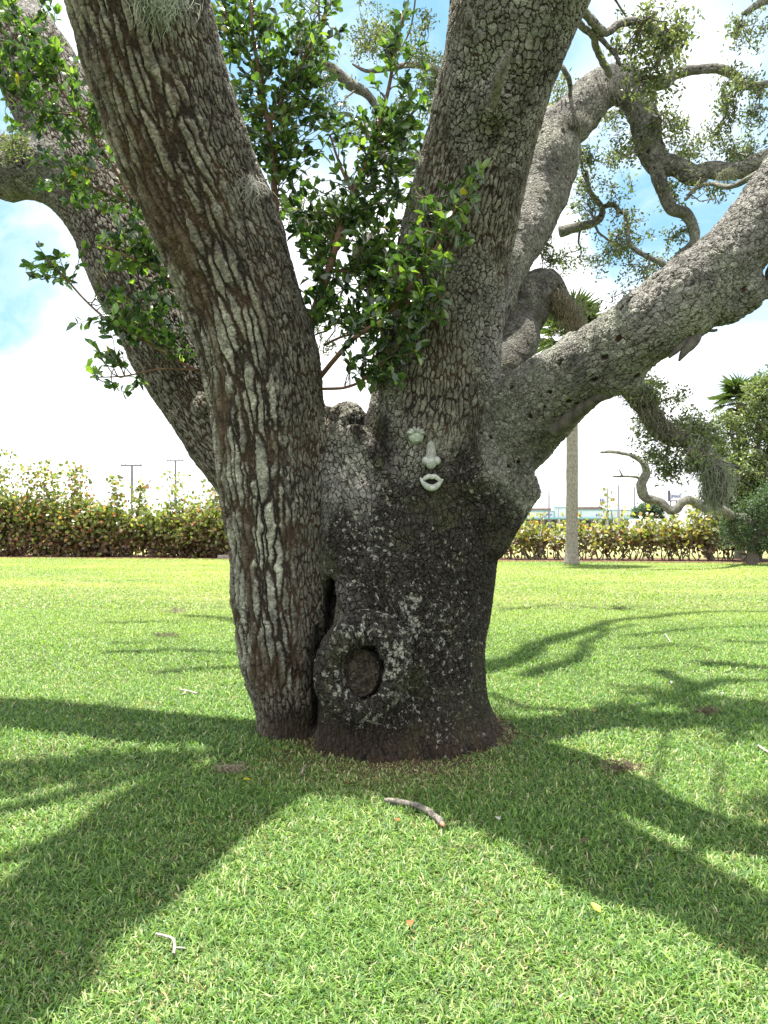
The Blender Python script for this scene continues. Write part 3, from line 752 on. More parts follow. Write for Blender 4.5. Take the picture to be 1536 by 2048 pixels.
stub([(1395, 655, 4.42, 16), (1382, 685, 4.4, 13), (1366, 708, 4.4, 7), (1358, 722, 4.4, 2)], 10, 5)
stub([(1372, 672, 4.42, 14), (1350, 702, 4.4, 7), (1338, 716, 4.4, 2)], 10, 6)
stub([(1400, 650, 4.42, 6), (1420, 661, 4.4, 4), (1435, 660, 4.38, 3)], 8, 7)


# ------------------------------------------------------------------ leaves and twigs
LT8_V = np.array([(0, 0, 0), (-.30, .26, .07), (0, .30, 0), (.30, .26, .07), (-.44, .68, .06), (0, .68, -.02), (.44, .68, .06), (0, 1, -.09)])
LT8_F = np.array([(0, 2, 1), (0, 3, 2), (1, 2, 5), (1, 5, 4), (2, 3, 6), (2, 6, 5), (4, 5, 7), (5, 6, 7)])
LT4_V = np.array([(0, 0, 0), (-.45, .5, .10), (0, .5, 0), (.45, .5, .10), (0, 1, -.06)])
LT4_F = np.array([(0, 2, 1), (0, 3, 2), (1, 2, 4), (2, 3, 4)])
LR_V = np.array([(0, 0, 0)] + [(.52 * math.sin(a), .5 - .5 * math.cos(a), .10 * abs(math.sin(a))) for a in np.radians((50, 100, 145, 180, 215, 260, 310))])
LR_F = np.array([(0, i, i + 1) for i in range(1, 7)])

def leaf_arrays(pos, dirs, length, width, cols, tmpl=(LT8_V, LT8_F), rng=R, upbias=0.6):
    """pos (N,3), dirs (N,3): one leaf each; its face turned roughly to the sky"""
    N = len(pos); d = dirs / (np.linalg.norm(dirs, axis=1)[:, None] + 1e-9)
    up = rng.normal(size=(N, 3)) * .6 + np.array((0, 0, upbias))
    s = np.cross(d, up); s /= np.linalg.norm(s, axis=1)[:, None] + 1e-9
    n = np.cross(s, d)
    tv, tf = tmpl
    V = pos[:, None] + s[:, None] * (tv[None, :, :1] * width[:, None, None]) + d[:, None] * (tv[None, :, 1:2] * length[:, None, None]) + n[:, None] * (tv[None, :, 2:] * length[:, None, None])
    Fc = (tf[None] + (np.arange(N) * len(tv))[:, None, None]).reshape(-1, 3)
    C = np.repeat(cols, len(tv), 0)
    return V.reshape(-1, 3), Fc, C

class Foliage:
    """twigs (material 0) and leaves (material 1) of one crown"""
    def __init__(s): s.V = []; s.Q = []; s.T = []; s.LF = []; s.C = []; s.n = 0
    def twig(s, ax, col, ring=5):
        V, Q, T, B = tube_arrays(ax, ring, 0, 0, cap=False)
        s.V.append(V); s.Q.append(Q + s.n); s.C.append(np.tile(col, (len(V), 1))); s.n += len(V)
    def leaves(s, *a, **k):
        V, Fc, C = leaf_arrays(*a, **k)
        s.V.append(V); s.LF.append(Fc + s.n); s.C.append(C); s.n += len(V)
    def build(s, name, leafmat, parent, base, twigmat=None):
        fs, mi = [], []
        if s.Q: fs.append(np.concatenate(s.Q)); mi.append(0)
        if s.LF: fs.append(np.concatenate(s.LF)); mi.append(1)
        return np_mesh(name, np.concatenate(s.V) - base, fs, [twigmat or TWIG, leafmat], {'col': np.concatenate(s.C)}, mi, parent=parent)

def palette(n, cols, wts, jit=.18, rng=R):
    c = np.asarray(cols)[rng.choice(len(cols), n, p=np.asarray(wts) / np.sum(wts))]
    return np.clip(c * (1 + jit * rng.normal(size=(n, 1))), .005, .95)

def wander(a, b, r0, r1, n=9, amp=.12, rng=R):
    """a crooked little axis from a to b"""
    t = np.linspace(0, 1, n)[:, None]
    L = np.linalg.norm(b - a)
    off = np.cumsum(rng.normal(size=(n, 3)), 0); off -= t * off[-1]; off = off - off[0] * (1 - t)
    off *= amp * L / math.sqrt(n)
    p = a + (b - a) * t + off
    return np.concatenate([p, (r0 + (r1 - r0) * t)], 1)

OAKCOL = [(.16, .20, .095), (.12, .155, .085), (.22, .25, .11), (.26, .26, .20), (.08, .11, .07)]
OAKW = [3, 3, 2, 1.6, 1.5]
def oak_crown():
    fo = Foliage(); rng = np.random.default_rng(21)
    pts = np.concatenate([a for a in LIMB_AX])
    clusters = [  # px, py, rx, ry, Y, number of sprays
        (1285, 70, 85, 45, 5.4, 7), (1340, 110, 45, 60, 5.4, 7), (1310, 180, 45, 45, 5.5, 6), (1225, 115, 30, 30, 5.3, 2), (1365, 80, 25, 30, 5.4, 3),
        (1225, 245, 50, 40, 7.6, 6), (1250, 300, 45, 35, 7.6, 5), (1345, 265, 55, 45, 7.6, 8), (1375, 300, 55, 35, 7.6, 7), (1200, 345, 55, 55, 8.2, 8), (1175, 400, 45, 50, 8.2, 5),
        (1250, 400, 40, 40, 8.0, 3), (1265, 470, 60, 50, 7.8, 7), (1200, 500, 60, 40, 8.2, 5), (1290, 540, 60, 35, 7.8, 6), (1160, 520, 40, 40, 8.4, 3), (1340, 400, 22, 45, 7.5, 4), (1375, 520, 30, 30, 7.6, 3), (1345, 470, 35, 25, 7.6, 3),
        (1500, 60, 40, 60, 7.6, 7), (1485, 160, 40, 45, 7.6, 5), (1515, 230, 30, 60, 7.7, 5), (1448, 215, 16, 70, 7.7, 5), (1440, 280, 35, 35, 7.7, 4), (1490, 290, 45, 30, 7.5, 5), (1405, 385, 45, 20, 7.3, 3), (1480, 320, 40, 30, 7.4, 3),
        (1120, 180, 30, 50, 7.6, 4), (1100, 230, 25, 30, 7.6, 2), (1085, 520, 28, 55, 7.2, 5), (1095, 640, 30, 40, 7.6, 3), (1160, 625, 45, 18, 7.3, 4), (1245, 620, 60, 20, 7.6, 3), (1130, 680, 40, 30, 7.6, 3),
        (1290, 775, 35, 35, 6.9, 6), (1325, 800, 45, 35, 6.9, 8), (1300, 870, 40, 45, 6.9, 9), (1350, 855, 45, 35, 6.9, 8), (1375, 910, 40, 35, 6.9, 7), (1310, 920, 35, 25, 7.0, 5), (1405, 880, 45, 35, 7.0, 7), (1345, 945, 30, 20, 7.0, 3), (1385, 860, 45, 45, 7.0, 5),
        (640, 60, 55, 75, 8.0, 9), (600, 20, 40, 30, 8.0, 3), (645, 165, 30, 50, 8.0, 4), (745, 50, 38, 60, 8.2, 9), (735, 105, 30, 30, 8.2, 3), (850, 90, 35, 90, 7.6, 9), (860, 190, 35, 60, 7.5, 6), (790, 230, 40, 50, 7.8, 5), (820, 290, 45, 40, 7.6, 5), (720, 250, 40, 50, 8.0, 4), (660, 230, 30, 40, 8.0, 3),
        (600, 440, 50, 40, 7.3, 5), (650, 400, 40, 40, 7.3, 4), (720, 470, 40, 40, 7.4, 3), (655, 700, 20, 30, 7.6, 2),
        (15, 300, 25, 20, 6.6, 3), (35, 285, 20, 12, 6.6, 2), (230, 290, 35, 40, 7.6, 4), (265, 330, 20, 30, 7.6, 2), (250, 160, 40, 40, 7.8, 2),
    ]
    # the crown goes on above and beside the frame
    for (px, py, Y) in ((1250, -120, 7.5), (1500, -150, 7.5), (1750, 100, 7.4), (1800, 380, 7.4), (1700, -50, 6.0), (2000, -300, 5.6), (-300, 100, 7.5), (-250, 300, 7.4), (700, -150, 8.0), (850, -160, 7.8), (1650, 250, 7.6), (1650, 520, 7.4), (-350, -350, 8.4)):
        clusters.append((px, py, 100, 80, Y, 14))
    tc = np.array((.15, .135, .115))
    for (px, py, rx, ry, Y, n) in clusters:
        hub = P(px, py, Y)
        a = pts[((pts[:, :3] - hub) ** 2).sum(1).argmin()]
        for k in range(int(n * 1.5)):
            th, q = rng.uniform(0, 2 * np.pi), math.sqrt(rng.uniform())
            e = P(px + rx * q * math.cos(th), py + ry * q * math.sin(th), Y + rng.normal() * .25)
            if k == 0:
                ax = wander(a[:3], e, min(.016, a[3] * .5), .005, 9, .12, rng)
                ax = spline(ax, .06)
                if np.linalg.norm(a[:3] - e) < 1.6: fo.twig(ax, tc, 5)
                spine = ax[-max(6, len(ax) // 2):, :3]
            else:
                s = spine[rng.integers(len(spine))]; ax = wander(s, e, .006, .0025, 8, .18, rng); fo.twig(ax, tc, 4)
            # sprays of small leaves round the twig end
            ls = []
            for m in range(rng.integers(3, 7)):
                c = ax[rng.integers(3, len(ax)), :3]; dr = rng.normal(size=3); dr /= np.linalg.norm(dr)
                tip = c + dr * rng.uniform(.05, .16)
                if m % 2 == 0: fo.twig(wander(c, tip, .003, .002, 4, .1, rng), tc, 3)
                nl = rng.integers(9, 21)
                ls.append(c + (tip - c) * rng.uniform(.2, 1.1, (nl, 1)) + rng.normal(size=(nl, 3)) * .028)
            ls = np.concatenate(ls); nl = len(ls)
            fo.leaves(ls, rng.normal(size=(nl, 3)) + (0, 0, .2), rng.uniform(.026, .055, nl), rng.uniform(.014, .028, nl), palette(nl, OAKCOL, OAKW, .2, rng), tmpl=(LT4_V, LT4_F), rng=rng)
    for ax in HIGH_AX:
        L = np.linalg.norm(ax[-1, :3] - ax[0, :3])
        near = ax[0, 1] < 6.4 and ax[0, 0] < 0  # left boughs get dense leaf clusters, added to shade the foreground
        for k in range(int(2 + L * (20 if near else 2.2))):
            c = ax[rng.integers(len(ax)), :3]; e = c + np.clip(rng.normal(size=3), -1.6, 1.6) * ((.40, .40, .15) if near else (.5, .5, .2))
            a2 = wander(c, e, .012, .004, 7, .15, rng); fo.twig(a2, tc, 4)
            nl = rng.integers(20, 50); ls = e + rng.normal(size=(nl, 3)) * (.2, .2, .1)
            fo.leaves(ls, rng.normal(size=(nl, 3)), rng.uniform(.05, .08, nl), rng.uniform(.03, .045, nl), palette(nl, OAKCOL, OAKW, .2, rng), tmpl=(LT4_V, LT4_F), rng=rng)
    fo.build('crown', OAKLEAF, oak, OAKBASE)
oak_crown()

SHC = [(.045, .090, .035), (.065, .135, .045), (.12, .22, .06), (.030, .062, .036), (.21, .33, .07), (.45, .40, .04)]
SHW = [3.5, 4, 2.6, 2.2, 1.4, .08]
def shoots(name, label, base, stems, regions, seed, dark=1.0):
    """a leafy sapling rooted in the oak: main stems by pixel rows, leaf sprays spread through regions"""
    rng = np.random.default_rng(seed); root = empty(name, base, label, 'sapling')
    allax = []
    scol = np.array((.17, .10, .065))
    for rows in stems:
        ax = spline(pix(rows), .05); allax.append(ax)
        V, Q, T, B = tube_arrays(ax, 9, .06, seed)
        np_mesh('stem', V - base, [Q, T], TWIG, {'col': np.tile(scol, (len(V), 1))}, parent=root)
    pts = np.concatenate(allax)
    fo = Foliage()
    for (px, py, rx, ry, Y, n) in regions:
        for k in range(int(n * 1.05)):
            th, q = rng.uniform(0, 2 * np.pi), math.sqrt(rng.uniform()) * 1.12
            e = P(px + rx * q * math.cos(th), py + ry * q * math.sin(th), Y + rng.normal() * .12)
            d2 = ((pts[:, :3] - e - (0, 0, -.12)) ** 2).sum(1); i = np.argsort(d2)[rng.integers(0, 5)]
            a = pts[i, :3]
            L = np.linalg.norm(e - a)
            if L > .9: a = e + (a - e) / L * .5
            ax = wander(a, e, .005, .002, 8, .10, rng); fo.twig(ax, np.array((.13, .11, .06)), 4)
            seg = ax[2:, :3]; nl = rng.integers(6, 13)
            t = rng.uniform(0, 1, nl); t[:3] = 1
            j = np.minimum((t * (len(seg) - 1)).astype(int), len(seg) - 2); f = (t * (len(seg) - 1) - j)[:, None]
            c = seg[j] * (1 - f) + seg[j + 1] * f
            along = seg[-1] - seg[0]; along /= np.linalg.norm(along) + 1e-9
            dr = along * .7 + rng.normal(size=(nl, 3)) * .75 + (0, 0, .12)
            tone = rng.choice(6, p=np.array(SHW) / sum(SHW))
            cols = palette(nl, SHC, SHW, .2, rng)
            if tone in (2, 4): cols = palette(nl, [SHC[2], SHC[4], SHC[1]], [2, 1.4, 1], .15, rng)
            fo.leaves(c, dr, np.maximum(.035, rng.normal(.072, .018, nl)), np.maximum(.02, rng.normal(.044, .009, nl)), cols * dark, rng=rng)
    fo.build('foliage', LEAF, root, base)
    return root
b1 = P(548, 430, 5.75)
shoots('sapling', 'leafy sapling with upright reddish stem beside the left leaning stem of the oak', P(560, 470, 5.8),
       [[(560, 470, 5.8, 7), (550, 400, 5.75, 6.5), (545, 300, 5.7, 6), (535, 240, 5.7, 5), (520, 150, 5.7, 4), (505, 60, 5.7, 3), (500, -30, 5.7, 2)],
        [(537, 250, 5.7, 4), (580, 170, 5.75, 3), (630, 70, 5.8, 2.5), (670, -10, 5.85, 2)], [(525, 170, 5.7, 3), (480, 80, 5.75, 2), (440, 10, 5.8, 2)]],
       [(540, 170, 75, 110, 5.7, 46), (480, 90, 55, 90, 5.75, 24), (540, 60, 90, 70, 5.7, 26), (620, 60, 60, 60, 5.8, 10), (610, 180, 60, 60, 5.75, 18), (560, 290, 60, 50, 5.7, 20), (600, 330, 45, 40, 5.8, 12), (640, 240, 35, 40, 5.8, 8), (500, 270, 40, 50, 5.8, 14), (585, 390, 40, 30, 5.9, 7), (455, 160, 25, 90, 5.9, 10), (450, 40, 30, 60, 5.9, 8), (560, 10, 110, 40, 5.8, 18), (660, 110, 40, 60, 5.9, 9), (590, 240, 70, 50, 5.8, 14)], 41, .85)
shoots('sapling', 'leafy sapling with long slanting brown stem in the bright gap between the oak stems', P(612, 690, 5.65),
       [[(612, 690, 5.65, 8), (622, 640, 5.6, 8), (650, 565, 5.55, 8), (672, 490, 5.5, 7.5), (700, 410, 5.5, 7), (725, 345, 5.5, 6), (745, 290, 5.5, 5), (772, 200, 5.5, 4), (790, 110, 5.5, 3), (805, 30, 5.5, 2)],
        [(708, 390, 5.5, 5), (680, 330, 5.6, 3), (660, 270, 5.7, 2)], [(660, 540, 5.55, 4), (720, 545, 5.5, 3), (770, 560, 5.45, 2)], [(740, 300, 5.5, 4), (790, 260, 5.5, 3), (830, 220, 5.5, 2)]],
       [(745, 280, 55, 70, 5.5, 26), (780, 180, 32, 80, 5.5, 14), (800, 70, 30, 55, 5.5, 12), (705, 390, 80, 60, 5.5, 30), (640, 440, 45, 50, 5.6, 14), (690, 500, 80, 55, 5.5, 30), (640, 580, 40, 50, 5.6, 16), (700, 600, 65, 45, 5.5, 26), (760, 590, 45, 40, 5.45, 16), (740, 430, 70, 50, 5.5, 16), (610, 500, 30, 40, 5.6, 7), (800, 330, 40, 40, 5.5, 10), (820, 380, 40, 40, 5.45, 12), (690, 300, 45, 60, 5.6, 10), (840, 150, 30, 60, 5.4, 6), (820, 240, 30, 50, 5.4, 8), (610, 430, 45, 50, 5.7, 9), (655, 640, 25, 25, 5.6, 6), (750, 500, 60, 50, 5.5, 12)], 42, .85)
shoots('sapling', 'leafy sapling spreading dark glossy sprays across the front of the middle stem', P(640, 755, 5.6),
       [[(640, 755, 5.6, 5), (668, 720, 5.45, 5), (710, 675, 5.25, 5), (755, 645, 5.12, 5), (800, 600, 5.0, 5), (835, 555, 4.9, 4), (870, 500, 4.8, 3), (905, 430, 4.7, 2), (950, 350, 4.6, 1.5)],
        [(636, 778, 5.65, 3), (690, 775, 5.5, 3), (735, 755, 5.3, 2.5), (780, 715, 5.2, 2)], [(800, 600, 5.0, 3), (850, 610, 4.95, 2.5), (890, 590, 4.9, 2)], [(650, 690, 5.6, 2.5), (680, 675, 5.5, 2.5), (720, 665, 5.4, 2)]],
       [(830, 540, 55, 55, 4.95, 30), (880, 470, 45, 50, 4.8, 13), (915, 410, 35, 35, 4.7, 8), (962, 340, 28, 22, 4.6, 5), (790, 625, 55, 40, 5.05, 26), (850, 610, 40, 35, 4.95, 13), (740, 640, 45, 30, 5.35, 14), (770, 690, 45, 35, 5.3, 16), (740, 735, 40, 35, 5.35, 11), (845, 670, 30, 40, 5.0, 5), (775, 770, 25, 25, 5.15, 4), (850, 400, 40, 50, 4.95, 8), (700, 715, 22, 25, 5.45, 4)], 43, .75)
shoots('sapling', 'leafy sapling with bright green sprays hanging over the far left stem of the oak', P(440, 800, 5.95),
       [[(440, 760, 5.95, 3.5), (380, 735, 5.9, 3), (320, 700, 5.85, 3), (260, 665, 5.8, 2.5), (215, 640, 5.8, 2.5), (170, 600, 5.8, 2), (125, 550, 5.8, 2), (85, 510, 5.8, 1.5)],
        [(400, 740, 5.9, 2), (320, 738, 5.85, 2), (250, 752, 5.85, 1.5), (180, 755, 5.85, 1)],
        [(410, 620, 5.95, 3), (340, 560, 5.9, 3), (270, 520, 5.85, 2.5), (200, 490, 5.85, 2)]],
       [(110, 540, 45, 35, 5.8, 8), (85, 520, 30, 25, 5.8, 4), (190, 640, 35, 25, 5.8, 6), (215, 680, 30, 25, 5.8, 5), (250, 765, 35, 18, 5.85, 4), (200, 745, 35, 20, 5.85, 3), (300, 480, 85, 55, 5.9, 34), (340, 540, 55, 35, 5.9, 16), (215, 510, 45, 35, 5.9, 12), (300, 640, 60, 45, 5.85, 18), (345, 600, 40, 40, 5.9, 9), (355, 680, 35, 30, 5.9, 7), (270, 590, 45, 30, 5.9, 6), (240, 690, 30, 30, 5.85, 4)], 44)
shoots('sapling', 'leafy sapling with light green tips at the top left corner above the side branch', P(250, 420, 6.0),
       [[(280, 430, 6.0, 3), (230, 340, 5.95, 3), (170, 250, 5.9, 3), (110, 160, 5.85, 2.5), (50, 60, 5.8, 2), (10, -30, 5.8, 2)], [(270, 410, 6.0, 2), (200, 380, 5.9, 2), (130, 350, 5.85, 2)], [(150, 230, 5.9, 2), (80, 220, 5.85, 2), (10, 180, 5.8, 2)]],
       [(60, 60, 60, 65, 5.8, 22), (100, 150, 70, 60, 5.85, 26), (30, 130, 40, 50, 5.8, 12), (150, 220, 60, 50, 5.9, 16), (70, 240, 60, 40, 5.85, 13), (120, 340, 45, 50, 5.85, 15), (190, 300, 40, 40, 5.9, 9), (170, 400, 40, 25, 5.9, 7), (15, 20, 30, 40, 5.8, 8), (210, 190, 30, 50, 5.9, 6), (250, 400, 40, 40, 6.0, 8)], 45, 1.15)


# ------------------------------------------------------------------ Spanish moss
def moss(label, spots, n, length, seed, col=(.36, .38, .31), r=.0022, spread=.05):
    rng = np.random.default_rng(seed)
    base = np.mean([P(*s[:3]) for s in spots], 0)
    V = []; Fq = []; C = []; k = 0
    for i in range(n):
        s = spots[rng.integers(len(spots))]
        p = P(*s[:3]) + rng.normal(size=3) * spread * np.array((1, .6, .6))
        L = length * rng.uniform(.35, 1.0) * (s[3] if len(s) > 3 else 1)
        m = 9; cur = rng.normal(size=3) * .4; pts = [p]
        st = L / m
        for q in range(m):
            cur = cur * .7 + rng.normal(size=3) * .5 + np.array((0, 0, -.45))
            pts.append(pts[-1] + cur / (np.linalg.norm(cur) + 1e-6) * st)
        pts = np.array(pts); side = np.cross(np.gradient(pts, axis=0), rng.normal(size=3)); side /= np.linalg.norm(side, axis=1)[:, None] + 1e-9
        w = r * np.linspace(1.2, .5, m + 1)[:, None]
        V.append(np.concatenate([pts - side * w, pts + side * w]))
        Fq += [(k + q, k + q + 1, k + m + 2 + q, k + m + 1 + q) for q in range(m)]
        C.append(np.tile(np.asarray(col) * rng.uniform(.7, 1.25), (2 * (m + 1), 1))); k += 2 * (m + 1)
    o = np_mesh('spanish_moss', np.concatenate(V), [np.array(Fq)], MOSS, {'col': np.concatenate(C)}, loc=base)
    return tag(o, label, 'moss', 'Spanish moss on the oak')
moss('pale moss tuft at the very top of the left leaning stem', [(290, -10, on_bark(290, 4) - .03), (320, -5, on_bark(320, 4) - .03), (345, -12, on_bark(345, 4) - .03), (315, 10, on_bark(315, 10) - .03)], 420, .20, 51, (.42, .46, .36), .0022, .05)
moss('small wispy moss tuft on the right edge of the left leaning stem', [(498, 355, on_bark(492, 355) - .02), (505, 365, on_bark(495, 365) - .02), (495, 372, on_bark(490, 372) - .02)], 130, .20, 52, (.42, .42, .38), .0016, .03)
moss('long grey green moss curtain drooping from the low limb tip beside the right trees', [(1398, 900, 6.8, .75), (1408, 905, 6.8, .9), (1420, 920, 6.8, 1.0), (1432, 935, 6.8, 1.1), (1440, 950, 6.8, .8), (1390, 915, 6.8, .5), (1425, 960, 6.8, 1.0), (1420, 985, 6.8, .8)], 1900, .36, 53, (.30, .32, .24), .0026, .032)
moss('short moss fringe along the low drooping limb under the thick right limb', [(1275, 790, 6.7), (1300, 825, 6.7), (1325, 850, 6.7), (1350, 870, 6.7), (1260, 775, 6.7)], 800, .13, 54, (.26, .25, .18), .003, .06)
moss('shaggy moss on the top bend of the arched rear limb', [(1185, 180, 7.3), (1215, 150, 7.35), (1240, 155, 7.3), (1230, 172, 7.25)], 500, .16, 55, (.33, .32, .28), .003, .07)
moss('ball of moss on the inner bend of the arched rear limb', [(1152, 238, 7.15)], 480, .10, 56, (.30, .29, .25), .003, .06)
moss('brown shaggy moss on the drooping stub above the thick right limb', [(1125, 600, 6.8), (1140, 620, 6.8), (1112, 592, 6.8), (1150, 640, 6.8)], 500, .12, 57, (.28, .24, .17), .003, .06)
moss('moss wisps hanging below the sinuous right branch by the frame edge', [(1450, 345, 7.2), (1456, 343, 7.2)], 110, .22, 58, (.24, .25, .17), .0024, .03)


# ------------------------------------------------------------------ the face on the trunk
def lump_mesh(name, fn, nu, nv, m, parent=None, loc=None):
    V = [fn(i / nu, j / (nv - 1)) for j in range(nv) for i in range(nu)]
    Q = [(j * nu + i, j * nu + (i + 1) % nu, (j + 1) * nu + (i + 1) % nu, (j + 1) * nu + i) for j in range(nv - 1) for i in range(nu)]
    return np_mesh(name, np.array(V), [np.array(Q)], m, parent=parent, loc=loc)

def stone_mat(name, a, b, spot):
    m, t = mat(name)
    pos = t.n('ShaderNodeTexCoord').outputs['Object']
    c = t.mix(t.step(t.noise(pos, 30.0, 4), .35, .65), a, b)
    c = t.mix(t.math('MULTIPLY', t.step(t.noise(pos, 110.0, 4, .7), .52, .66), spot), c, (.075, .075, .065))
    bs = principled(t, c, .6, .4, bump=t.noise(pos, 160.0, 4), bstr=.35, bdist=.004)
    o = t.n('ShaderNodeOutputMaterial'); t.l(bs.outputs[0], o.inputs[0])
    return m
PALE = stone_mat('pale_resin', (.32, .34, .315), (.52, .54, .50), .5)
EYE = stone_mat('green_resin', (.28, .33, .265), (.44, .50, .42), .35)
WORN = stone_mat('worn_resin', (.24, .25, .22), (.36, .37, .33), .75)
MOUTHSHADE = simple('mouth_shade', (.012, .010, .009), .9, .2, 30)

def face():
    g = 'pale face pieces fixed to the trunk'
    Yf = 5.325
    px = lambda n: n / F * Yf
    # eye
    Ye = min(on_bark(832, 868), on_bark(832, 850), on_bark(832, 885)) - .042
    e0 = P(832, 872, Ye); r = px(15.0)
    root = empty('eye_ornament', e0, 'pale green single eye with ridged brow fixed to the trunk, topmost face piece', 'ornament', g)
    def ball(u, v):
        a = 2 * math.pi * u; b = math.pi * v
        return np.array((r * math.sin(b) * math.cos(a), r * .75 * math.sin(b) * math.sin(a), r * 1.0 * math.cos(b)))
    lump_mesh('eyeball', ball, 32, 18, EYE, root)
    def ring(u, v):
        a = 2 * math.pi * u; b = 2 * math.pi * v; R0, r0 = r * .50, r * .075
        return np.array(((R0 + r0 * math.cos(b)) * math.cos(a) + r * .1, -r * .64 + r0 * math.sin(b), (R0 + r0 * math.cos(b)) * math.sin(a) - r * .18))
    lump_mesh('iris', ring, 32, 10, EYE, root)
    for k, (ang, rr) in enumerate(((164, .95), (134, 1.0), (103, 1.05), (72, 1.1), (40, 1.05), (12, .9))):
        a = math.radians(ang); cx, cz = r * .78 * math.cos(a), r * .22 + r * .52 * math.sin(a)
        tilt = a - math.pi / 2
        def lid(u, v, cx=cx, cz=cz, tilt=tilt, rr=rr):
            p = 2 * math.pi * u; q = math.pi * v
            x = r * .30 * math.sin(q) * math.cos(p); y = r * .85 * math.sin(q) * math.sin(p); z = r * .52 * rr * math.cos(q)
            return np.array((cx + x * math.cos(tilt) - z * math.sin(tilt), -r * .15 + y, cz + x * math.sin(tilt) + z * math.cos(tilt)))
        lump_mesh('brow_ridge', lid, 16, 12, WORN if k in (2, 3, 4, 5) else PALE, root)
    # nose
    Yn = min(on_bark(862, 900), on_bark(862, 930), on_bark(862, 885)) - .028
    n0 = P(862, 905, Yn)
    root = empty('nose_ornament', n0, 'grey worn long nose piece fixed to the trunk between the eye and mouth', 'ornament', g)
    H = px(46)
    def bridge(u, v):
        a = 2 * math.pi * u; w = px(6.5 + 5.5 * min(1, v * 1.2)) * (math.sin(min(1, v * 6 + .02) * math.pi / 2)) * (1 if v < .97 else .6)
        d = px(5 + 9 * v) * math.sin(min(1, v * 6 + .02) * math.pi / 2)
        return np.array((w * math.cos(a), d * math.sin(a) if math.sin(a) < 0 else d * .4 * math.sin(a), H * (.52 - .98 * v)))
    lump_mesh('bridge', bridge, 24, 24, WORN, root)
    mb = MB()
    for (cx, cz, rx, rz, ry) in ((0, -21, 10.5, 12.5, 19), (-11, -16.5, 7.5, 8.5, 12), (11.5, -16.5, 8, 8.5, 12)):
        nu, nv = 20, 14; V = []
        for j in range(nv):
            for i in range(nu):
                a = 2 * math.pi * i / nu; b = math.pi * j / (nv - 1)
                V.append((px(cx + rx * math.sin(b) * math.cos(a)), -px(2) + px(ry) * math.sin(b) * math.sin(a) * .8, px(cz + rz * math.cos(b))))
        mb.add(V, quads=[(j * nu + i, j * nu + (i + 1) % nu, (j + 1) * nu + (i + 1) % nu, (j + 1) * nu + i) for j in range(nv - 1) for i in range(nu)])
    mb.build('nose_tip', PALE, root, smooth=True)
    # mouth
    Ym = min(on_bark(863, 964), on_bark(848, 958), on_bark(880, 958)) - .020
    m0 = P(863, 964, Ym)
    root = empty('mouth_ornament', m0, 'pale open lipped mouth fixed to the dark trunk, lowest face piece', 'ornament', g)
    def lip(path, radii):
        ax = np.array([(px(a), -px(d), -px(b), px(rr)) for (a, b, d), rr in zip(path, radii)])
        V, Q, T, B = tube_arrays(spline(ax, .003), 14, 0, 0)
        return V, Q, T
    V, Q, T = lip([(-23, -8, 2), (-17, -4.5, 4), (-12, -7.5, 7), (-6, -10.5, 9), (0, -9.5, 9), (6, -10.5, 9), (13, -6, 7), (18, -3, 4), (23, -5, 2)], [1.5, 3.3, 4.6, 5.2, 4.8, 5.2, 4.4, 3.2, 1.5])
    np_mesh('upper_lip', V, [Q, T], PALE, parent=root)
    V, Q, T = lip([(-22, -7, 1), (-18, 0, 4), (-12, 7, 8), (-5, 11, 10), (2, 12, 10), (10, 8, 8), (17, 1, 4), (22, -4, 1)], [1.5, 3.8, 5.6, 6.6, 6.6, 5.8, 3.8, 1.5])
    np_mesh('lower_lip', V, [Q, T], PALE, parent=root)
    def hole(u, v):
        a = 2 * math.pi * u; b = math.pi * v
        return np.array((px(14) * math.sin(b) * math.cos(a), px(-1) + px(4) * math.sin(b) * math.sin(a), px(0) + px(8) * math.cos(b)))
    lump_mesh('mouth_opening', hole, 20, 12, MOUTHSHADE, root)  # solid near-black plug whose colour stands for shade inside the mouth
face()


